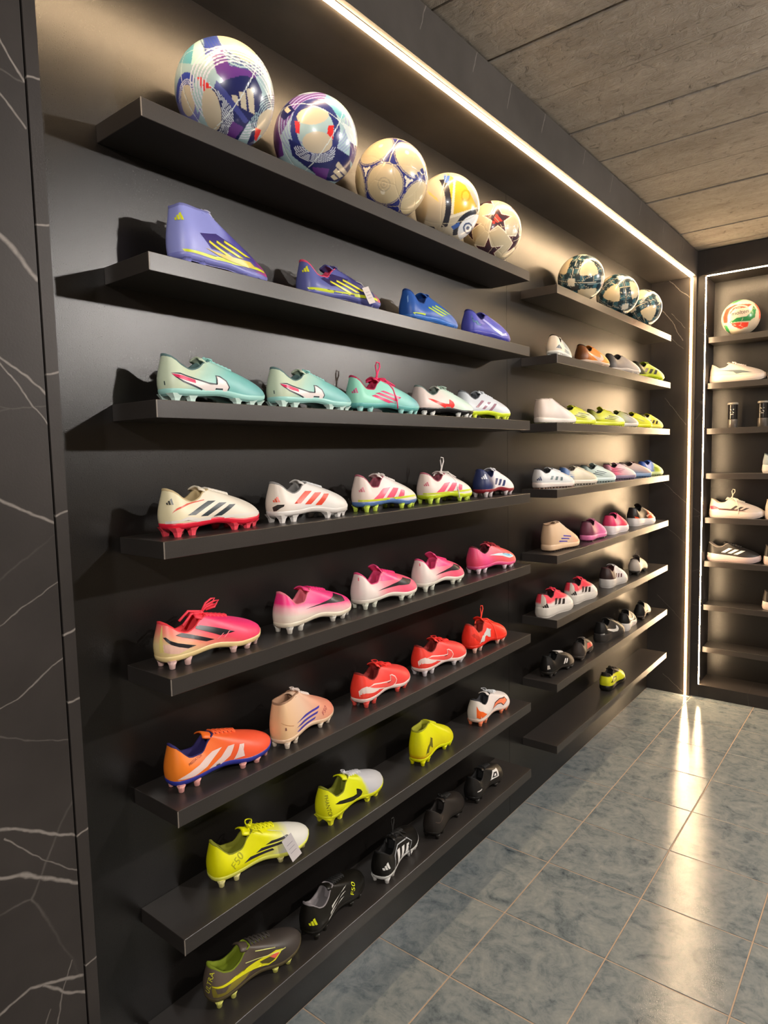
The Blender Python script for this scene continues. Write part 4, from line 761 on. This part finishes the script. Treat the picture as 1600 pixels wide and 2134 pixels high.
shoe('E', 6, .782, 0, 'black running shoe with red-edged sole at the right picture edge', 'run', '#24211f', '#e8d0cc', lining='#4c4440', lace='#2c2826', L=.30, marks=[('sole_patch', [(.02, .12), (.3, .14), (.3, .08), (.02, .06)], '#b03a40')], **R_)
shoe('E', 7, .782, 0, 'dark running shoe with pale sole at the right picture edge, seventh shelf', 'run', '#2c2624', '#ecd8d0', lining='#4c4440', lace='#2c2826', L=.30, **R_)

# ------------------------------------------------------------------ balls: stitched panels with printed colours
def ball_mat():
    t = NT('ball_cover'); a = t.node('ShaderNodeAttribute', attribute_name='ball_print'); t.l(a.outputs['Color'], t.b.inputs['Base Color'])
    t.b.inputs['Roughness'].default_value = .28; t.b.inputs['Coat Weight'].default_value = .4; t.b.inputs['Coat Roughness'].default_value = .08
    tc = t.node('ShaderNodeTexCoord'); n = t.noise(tc.outputs['Object'], 900, 1); t.bump(n.outputs[0], .05, .0004); return t.m
M_BALL = ball_mat()
ICO = {}
def ico(n):
    if n not in ICO:
        bm = bmesh.new(); bmesh.ops.create_icosphere(bm, subdivisions=n, radius=1); bm.verts.ensure_lookup_table()
        ICO[n] = (np.array([v.co[:] for v in bm.verts]), np.array([[v.index for v in f.verts] for f in bm.faces])); bm.free()
        ICO[n][0][:] /= np.linalg.norm(ICO[n][0], axis=1)[:, None]
    return ICO[n]
PHI = (1+5**.5)/2
IV = np.array([(0, a, b*PHI) for a in (-1, 1) for b in (-1, 1)]+[(a, b*PHI, 0) for a in (-1, 1) for b in (-1, 1)]+[(b*PHI, 0, a) for a in (-1, 1) for b in (-1, 1)])/math.sqrt(1+PHI**2)
DV = np.array([(a, b, c) for a in (-1, 1) for b in (-1, 1) for c in (-1, 1)]+[(0, a/PHI, b*PHI) for a in (-1, 1) for b in (-1, 1)]+[(a/PHI, b*PHI, 0) for a in (-1, 1) for b in (-1, 1)]+[(b*PHI, 0, a/PHI) for a in (-1, 1) for b in (-1, 1)])/math.sqrt(3)
CUBE = np.array([(a, b, c) for a in (-1, 1) for b in (-1, 1) for c in (-1, 1)])/math.sqrt(3)
def rotm(src, dst, spin=0):
    """rotation taking direction src to dst (then spun about dst)"""
    q = Vector(src).rotation_difference(Vector(dst).normalized()); return np.array(Matrix.Rotation(spin, 3, Vector(dst).normalized()) @ q.to_matrix())
def ell(cx, cy, rx, ry, rot=0):
    c, s_ = math.cos(rot), math.sin(rot)
    def f(u, v, w): a, b = u-cx, v-cy; return ((a*c+b*s_)/rx)**2+((-a*s_+b*c)/ry)**2 < 1
    f.r = lambda u, v, w: np.sqrt((((u-cx)*c+(v-cy)*s_)/rx)**2+((-(u-cx)*s_+(v-cy)*c)/ry)**2); return f
def pol(P):
    def f(u, v, w):
        ins = np.zeros(u.shape, bool); n = len(P)
        for i in range(n):
            (x0, y0), (x1, y1) = P[i], P[(i+1) % n]
            if y0 == y1: continue
            ins ^= ((y0 > v) != (y1 > v)) & (u < (x1-x0)*(v-y0)/(y1-y0)+x0)
        return ins
    return f
def rings(e, lo, hi, n, duty=.5):
    return lambda u, v, w: (lambda r: (r > lo) & (r < hi) & (((r-lo)/(hi-lo)*n) % 1 < duty))(e.r(u, v, w))
def both(*fs): return lambda u, v, w: np.logical_and.reduce([f(u, v, w) for f in fs])
def non(f): return lambda u, v, w: ~f(u, v, w)
def bmark(cx, cy, s_, rot=0):
    out = []; c, sn = math.cos(rot), math.sin(rot)
    for i, h in enumerate((.40, .72, 1.05)):
        x = (i-1)*.42*s_; w = .28*s_; P = [(x, 0), (x+w, 0), (x+w-.42*h*s_, h*s_), (x-.42*h*s_, h*s_*.8)]
        out.append(pol([(cx+a*c-b*sn, cy+a*sn+b*c) for a, b in P]))
    return lambda u, v, w: np.logical_or.reduce([f(u, v, w) for f in out])
def ball(loc, R, label, centers, dist, paint, level=6, name='football', group=None, groove=.006, gw=.030, cat='ball'):
    r = empty(name, loc); c = (CAM-Vector(loc)).normalized(); u = (Vector((0, 0, 1))-c*c.z).normalized(); rt = u.cross(c)
    M_ = Matrix((rt, u, c)).transposed(); r.rotation_euler = M_.to_euler()
    tag(r, label, cat, group)
    V, Fc = ico(level); sc = V@centers.T/dist[None, :]; o = np.argsort(sc, axis=1); best, sec = o[:, -1], o[:, -2]
    i_ = np.arange(len(V)); gap = (sc[i_, best]-sc[i_, sec])/np.linalg.norm(centers[best]/dist[best][:, None]-centers[sec]/dist[sec][:, None], axis=1)
    t = np.clip(1-gap/gw, 0, 1); rad = R*(1-groove*t*t); col = paint(V, best, gap)
    P = V*rad[:, None]; pid = best[Fc]; fp = np.where(pid[:, 0] == pid[:, 1], pid[:, 0], pid[:, 2])
    for k in range(len(centers)):
        F_ = Fc[fp == k]
        if not len(F_): continue
        ids, inv = np.unique(F_, return_inverse=True); inv = inv.reshape(F_.shape)
        me = bpy.data.meshes.new('panel'); me.vertices.add(len(ids)); me.vertices.foreach_set('co', P[ids].ravel()); nf = len(F_)
        me.loops.add(nf*3); me.loops.foreach_set('vertex_index', inv.ravel().astype(np.int32)); me.polygons.add(nf)
        me.polygons.foreach_set('loop_start', np.arange(0, nf*3, 3, dtype=np.int32)); me.polygons.foreach_set('use_smooth', np.ones(nf, bool)); me.update()
        ca = me.color_attributes.new('ball_print', 'FLOAT_COLOR', 'POINT'); ca.data.foreach_set('color', np.concatenate([col[ids], np.ones((len(ids), 1))], 1).ravel().astype(np.float32))
        obj('panel', me, M_BALL, r)
    return r
def layers(base, ls, seam=None):
    def paint(V, best, gap):
        u, v, w = V[:, 0].copy(), V[:, 1], V[:, 2]; u = np.where(w < 0, -u, u)
        col = np.tile(np.array(lin(base)), (len(V), 1))
        for f, c in ls: col[f(u, v, w)] = lin(c)
        if seam: col[gap < .008] = lin(seam)
        return col
    return paint
NAVY, BLU, PUR, RED, CYA, WHT = '#20265e', '#2f46a8', '#6a3a8c', '#e8302e', '#6ab4c6', '#d0c4ac'
e1, e2, e3, e4 = ell(-.72, -.14, .14, .27, -.05), ell(-.27, -.26, .18, .36, .12), ell(.82, -.42, .20, .26, -.5), ell(.27, .84, .42, .17, -.5)
paint1 = layers('#a9c6cc', [
  (pol([(-1, .48), (-.52, .47), (-.42, 1), (-1, 1)]), CYA), (pol([(-.62, .45), (-.36, .50), (-.40, .98), (-.52, .98)]), '#c6e6e6'),
  (pol([(-.38, .98), (-.34, .62), (-.26, .66), (-.02, .80), (-.12, 1)]), BLU), (rings(ell(.35, 1.15, .6, .55, -.4), .80, 1.5, 7, .42), '#4a5a90'), (e4, WHT),
  (lambda u, v, w: (e1.r(u, v, w) < 1.75) & (v > -.35), BLU), (rings(e1, 1.05, 1.4, 3, .45), '#e8e8f4'), (lambda u, v, w: (e1.r(u, v, w) < 1.8) & (v <= -.2), '#7c80c4'), (e1, WHT),
  (pol([(-.52, .26), (-.44, .27), (-.24, .12), (-.37, -.02), (-.44, .08)]), RED), (pol([(-.55, .26), (-.40, -.05), (-.55, -.35), (-.62, 0)]), '#a8ccd0'),
  (pol([(-.22, .62), (-.02, .78), (.10, .50), (.62, .44), (.60, .30), (.0, .22), (-.14, .35)]), PUR), (rings(ell(.25, .05, .75, .62, -.3), .82, 1.28, 6, .42), '#dfe2f0'),
  (pol([(-.24, .10), (.04, .27), (.34, .36), (.60, .34), (.72, .12), (.66, -.16), (.42, -.44), (.20, -.78), (-.2, -.72)]), NAVY),
  (both(rings(e2, 1.1, 2.3, 8, .42), pol([(-.3, .2), (.05, .0), (.32, -.5), (.15, -.9), (-.4, -.9)])), '#eaf0f8'), (pol([(.12, -.42), (.34, -.52), (.10, -.80), (-.05, -.78)]), PUR),
  (e2, WHT), (bmark(.30, -.18, .40, -.35), WHT), (pol([(-.16, .24), (.02, .08), (.44, -.40), (.36, -.45), (-.06, .0), (-.2, .12)]), '#454c94'),
  (both(rings(ell(.95, -.35, .45, .45), .5, 1.1, 7, .5), pol([(.4, -.5), (.7, .05), (1, .1), (1, -.6)])), '#27305f'), (e3, WHT), (pol([(.58, -.50), (.70, -.55), (.60, -.78), (.55, -.72)]), RED), (pol([(.50, -.58), (.57, -.54), (.54, -.98), (.36, -.94)]), NAVY)], '#e6efee')
f1, f2 = ell(-.05, .50, .36, .17, .1), ell(.04, -.02, .34, .22)
paint2 = layers('#a9c6cc', [
  (pol([(-1, .45), (-.5, .9), (.2, 1), (.5, .75), (.1, .72), (-.5, .55), (-.8, .1), (-.75, -.3), (-1, -.4)]), PUR), (rings(ell(.1, .35, .8, .62, .2), .75, 1.25, 6, .4), '#9aa4cc'), (pol([(.3, .95), (.75, .55), (.6, .45), (.2, .8)]), CYA), (pol([(-.85, .55), (-.6, .78), (-.45, .6), (-.7, .4)]), NAVY), (pol([(-.70, .62), (-.62, .68), (-.54, .60), (-.62, .54)]), WHT),
  (lambda u, v, w: (ell(0, .22, .56, .62).r(u, v, w) < 1) & ~(ell(0, .22, .42, .47).r(u, v, w) < 1), '#2a3478'), (f1, WHT), (pol([(-.46, .40), (-.34, .38), (-.36, .14), (-.44, .16)]), RED), (pol([(.42, .32), (.30, .32), (.26, .16), (.40, .04)]), RED),
  (pol([(-.62, .05), (-.38, -.06), (-.1, -.30), (.3, -.24), (.5, -.05), (.42, -.5), (.25, -.85), (-.2, -.55), (-.55, -.3)]), '#262c66'), (both(rings(f2, 1.1, 1.9, 6, .42), pol([(-.5, -.1), (.5, -.1), (.4, -.55), (-.4, -.55)])), '#e4eaf4'), (pol([(-.1, -.52), (.3, -.55), (.2, -.85), (-.02, -.72)]), PUR), (f2, WHT),
  (pol([(.22, -.80), (.48, -.12), (.80, -.30), (.82, -.70), (.5, -.86)]), NAVY), (bmark(.55, -.76, .34, .35), WHT), (pol([(.62, .4), (.9, .25), (.95, -.1), (.75, .05)]), '#dfeaea'), (pol([(.80, 0), (1, -.1), (.9, -.5), (.78, -.35)]), '#4a3a78')], '#e6efee')
def ang(V, D): return np.degrees(np.arccos(np.clip(V@D.T, -1, 1)))
RT = rotm(IV[0], (-.2, -.1, .97), .35); IV3, DV3 = IV@RT.T, DV@RT.T
def paint3(V, best, gap):
    a = ang(V, IV3).min(1); h = ang(V, DV3).min(1); col = np.tile(np.array(lin('#d2c29e')), (len(V), 1)); b = lin('#2c3480')
    col[(a > 28.6) & (a < 29.7)] = b; k = a > 30.6; col[k] = b; col[h < 3.6] = lin('#f2ead8')
    d3 = np.sort(ang(V, IV3), 1); lob = (d3[:, 2]-d3[:, 0] > 4.5) & (a > 32.2) & (h < 8.5) & (d3[:, 1]-d3[:, 0] < 3.2); col[lob] = lin('#f2ead8')
    u, v, w = V.T; e = ell(-.2, -.1, .17, .17).r(u, v, w); col[(w > 0) & (((e > .84) & (e < 1)) | ((e > .42) & (e < .56)) | (e < .2))] = lin('#b9ac92')
    col[bmark(.74, .0, .26, -.1)(u, v, w) & (w > 0)] = b
    col[gap < .007] = lin('#d8c8a4'); return col
PEN, HEX = np.full(12, 2.3274/2.2673), np.ones(20)
fa, fb = ell(-1.05, .10, 1.0, 1.15, -.1), ell(.75, -.62, .52, .42, .6)
paint4 = layers('#cdc2ac', [
  (pol([(.0, .98), (.15, .86), (.55, .6), (.9, .0), (.85, -.12), (.25, -.22), (-.05, -.05), (.1, .4)]), '#e8c23c'), (pol([(.20, .82), (.26, .80), (.18, -.16), (.10, -.14)]), '#f6ecd4'), (pol([(.05, -.20), (.9, .0), (.9, -.08), (.05, -.28)]), '#f6ecd4'), (ell(.55, .32, .15, .17), '#d8a820'), (ell(.55, .32, .10, .12), '#eac848'),
  (lambda u, v, w: (fa.r(u, v, w) > 1.0) & (fa.r(u, v, w) < 1.17) & (v > -.5) & (v < .8) & (u < .3), '#2b2c38'), (pol([(-.1, .95), (.1, .9), (.05, .68), (-.08, .72)]), '#4a72c0'), (pol([(-.6, .55), (-.3, .3), (-.25, .2), (-.55, .42)]), '#e6c878'),
  (lambda u, v, w: (fb.r(u, v, w) < 1.22) & (fb.r(u, v, w) > .92) & (v > -.75), '#262a38'), (pol([(.1, -.5), (.35, -.38), (.38, -.48), (.18, -.60)]), '#3c62b0'), (lambda u, v, w: fb.r(u, v, w) < .90, '#eef0f2'), (lambda u, v, w: (lambda q: (q < 1) & ((q > .7) | (q < .35)))(ell(.62, -.58, .15, .17, .5).r(u, v, w)), '#4c5c80'),
  (pol([(-.72, -.42), (-.40, -.48), (-.35, -.66), (-.5, -.62), (-.62, -.72)]), '#33343c'), (lambda u, v, w: (lambda q: (q < 1) & (q > .75) | (q < .4))(ell(-.2, -.55, .12, .13).r(u, v, w)), '#c2b8a4'), (pol([(-.1, -.8), (.05, -.72), (.08, -.86)]), '#30323a')], '#d8ccb0')
RT5 = rotm(IV[0], (.2, .40, .89), .25); IV5, DV5 = IV@RT5.T, DV@RT5.T
def stars(V, C_, up, ro, ri):
    """distance field of five-pointed stars round every centre: >0 inside"""
    k = (V@C_.T).argmax(1); n = C_[k]; e1_ = np.cross(np.tile(up, (len(V), 1)), n); e1_ /= np.linalg.norm(e1_, axis=1)[:, None]; e2_ = np.cross(n, e1_)
    x, y_ = (V*e1_).sum(1), (V*e2_).sum(1); r = np.hypot(x, y_); th = np.arctan2(x, y_) % (2*math.pi/5); th = np.minimum(th, 2*math.pi/5-th)
    A = np.array((ro, 0)); B = np.array((ri*math.cos(math.pi/5), ri*math.sin(math.pi/5))); px, py = r*np.cos(th), r*np.sin(th); d = B-A; nn = np.array((-d[1], d[0]))/np.hypot(*d)
    return -((px-A[0])*nn[0]+(py-A[1])*nn[1])*-1, k
def paint5(V, best, gap):
    col = np.tile(np.array(lin('#ccbe9e')), (len(V), 1)); s_, k = stars(V, IV5, np.array((.1, .99, .05)), .46, .20); s0 = stars(np.array([IV5[0]+np.array((1e-4, 1e-4, 0))]), IV5, np.array((.1, .99, .05)), .46, .20)[0][0]
    s_ = s_*np.sign(s0)
    col[s_ > -.03] = lin('#f6ecd6'); col[s_ > 0] = lin('#5a1c22'); col[s_ > .03] = lin('#43303c'); u, v, w = V.T
    col[(s_ > .02) & (k == 0) & bmark(.16, .28, .26, .25)(u, v, w)] = lin('#f04a40'); col[gap < .007] = lin('#d6c8a8'); return col
def paint_far(seed):
    RT6 = rotm(IV[0], (math.cos(seed)*.45, math.sin(seed)*.45, .75), seed); C6 = IV@RT6.T
    def paint(V, best, gap):
        Q = np.abs(V@RT6)+1e-4; sm = (Q**-4.).sum(1)**-.25; mn = Q.min(1); col = np.tile(np.array(lin('#d2c2a0')), (len(V), 1))
        md = np.sort(Q, 1)[:, 1]; dk = sm < .255; col[dk] = lin('#1b2f38'); col[dk & (np.floor(md*5.5) % 2 == 0) & (mn > .05)] = lin('#345f6c'); col[dk & (mn < .014)] = lin('#d2ccbe'); col[(sm > .255) & (sm < .270)] = lin('#161c20'); col[dk & (mn < .09) & (mn > .075)] = lin('#8fa0a0'); col[md < .16] = lin('#d2ccbe')
        if seed == 2.2: col[pol([(-.42, -.30), (-.12, -.26), (-.12, -.44), (-.42, -.48)])(V[:, 0], V[:, 1], V[:, 2]) & (V[:, 2] > 0)] = lin('#3a3838')
        col[gap < .007] = lin('#d2c4a2'); return col
    return paint, np.concatenate([C6, DV@RT6.T])
CB = CUBE@rotm(CUBE[7], (-.3, .2, .9), .4).T
GB = 'footballs on the topmost near shelf'; Z1 = SHELF_Z[0]
ball((.1225, .297, Z1+.104), .104, 'blue, purple and cyan football with white bar mark, nearest and largest', CB, np.ones(8), paint1, 7, group=GB)
ball((.1245, .571, Z1+.103), .103, 'blue and white football with two red flashes, second on the top shelf', CB, np.ones(8), paint2, 7, group=GB)
ball((.1250, .876, Z1+.103), .103, 'cream football with navy curved triangles, middle of the top shelf', np.concatenate([IV3, DV3]), np.concatenate([PEN, HEX]), paint3, 7, group=GB)
CB4 = CUBE@rotm(CUBE[7], (.45, .25, .85), .1).T
ball((.1240, 1.166, Z1+.102), .102, 'white football with gold panels and black curves', CB4, np.ones(8), paint4, 7, group=GB)
ball((.1185, 1.463, Z1+.102), .102, 'cream football with dark red stars', np.concatenate([IV5, DV5]), np.concatenate([PEN, HEX]), paint5, 7, group=GB)
for (pos, sd, lb) in (((.1095, 2.292, Z1+.102), 2.2, 'white and teal football, nearest of the three on the far bay top shelf'), ((.121, 2.738, Z1+.102), .9, 'white and teal football, middle of the three on the far bay top shelf'), ((.118, 3.145, Z1+.101), 4.2, 'white and teal football, farthest of the three on the far bay top shelf')):
    pf, cs = paint_far(sd); ball(pos, pos[2]-Z1, lb, cs, np.concatenate([PEN, HEX]), pf, 6, group='footballs on the far bay top shelf')
# volleyball: six faces of three strips
VC = []
for ax in range(3):
    for sg in (-1, 1):
        for k in (-1, 0, 1):
            v_ = np.zeros(3); v_[ax] = sg; v_[(ax+1) % 3] = k*.62; VC.append(v_/np.linalg.norm(v_))
VC = np.array(VC)@rotm((0, 0, 1), (-.15, .1, .97), -.25).T
paintv = layers('#cabda8', [(pol([(-.9, .1), (-.75, .55), (-.3, .75), (.35, .72), (.55, .68), (.3, .52), (-.3, .52), (-.6, .2), (-.66, -.2), (-.85, -.2)]), '#e0402c'), (pol([(-.45, .8), (.0, .95), (.1, 1), (-.1, 1), (-.6, .9)]), '#3c9c50'), (pol([(-.5, -.15), (-.2, .02), (.3, .05), (.5, .25), (.62, .6), (.75, .35), (.70, -.05), (.45, -.22), (-.2, -.20), (-.62, -.24)]), '#2c8048'), (pol([(-.6, -.26), (-.1, -.24), (.4, -.28), (.36, -.52), (.0, -.62), (-.3, -.48)]), '#e0402c'), (pol([(.72, .75), (.95, .35), (1, -.1), (.92, -.2), (.9, .3), (.68, .66)]), '#e06040'), (pol([(-.85, -.35), (-.7, -.3), (-.5, -.8), (-.7, -.7)]), '#2c8048')], '#d6c8b4')
vb = ball((.473, 3.87, Z1+.105), .105, 'white, red and green volleyball on the end wall top shelf', VC, np.ones(18), paintv, 6, name='volleyball', gw=.025)
V_, F_ = text_geo('molten')
tv = []
for a, b, _ in V_:
    uu, vv = -.46+a*.30, .16+b*.30+a*.03; tv.append((uu*.1057, vv*.1057, math.sqrt(max(1-uu*uu-vv*vv, 0))*.1057))
obj('lettering', mesh('lettering', tv, F_), plain('#2c2430', .5), vb)
# ------------------------------------------------------------------ ball cans on the end wall
def can(x, label):
    r = empty('ball_can', (x, 3.87, SHELF_Z[2])); tag(r, label, 'can', 'ball cans on the third end wall shelf')
    MB().lathe([(.026, 0), (.028, .003), (.028, .050), (.0275, .052)], 28).build('base_band', plain('#5c5752', .25, .3), r, True)
    MB().lathe([(.0272, .0522), (.0272, .056), (.0272, .138), (.0272, .142)], 28).build('body', plain('#1c1a1a', .18, 0, .6), r, True)
    MB().lathe([(.0290, .1422), (.0295, .144), (.0295, .150), (.028, .153), (.022, .154)], 28).build('lid', plain('#8a847c', .3), r, True)
    # white cross mark facing the room
    for s_ in (-1, 1):
        V = []
        for (a, b) in ((-.012, -.011), (-.006, -.011), (.012, .011), (.006, .011)):
            a *= s_; an = a/.0272; V.append((.0278*math.sin(an), -.0278*math.cos(an), .102+b))
        obj('cross_mark', mesh('cross_mark', V, [(0, 1, 2, 3)] if s_ > 0 else [(3, 2, 1, 0)]), plain('#f0ead8', .5), r)
    V = [(.0278*math.sin(a), -.0278*math.cos(a), z) for z in (.080, .084) for a in (-.3, -.1, .1, .3)]
    obj('label_line', mesh('label_line', V, [(k, k+1, k+5, k+4) for k in range(3)]), plain('#b8b0a4', .5), r)
can(.442, 'dark ball can with white cross mark, nearer the glowing strip'); can(.605, 'dark ball can with white cross mark, beside the right picture edge')
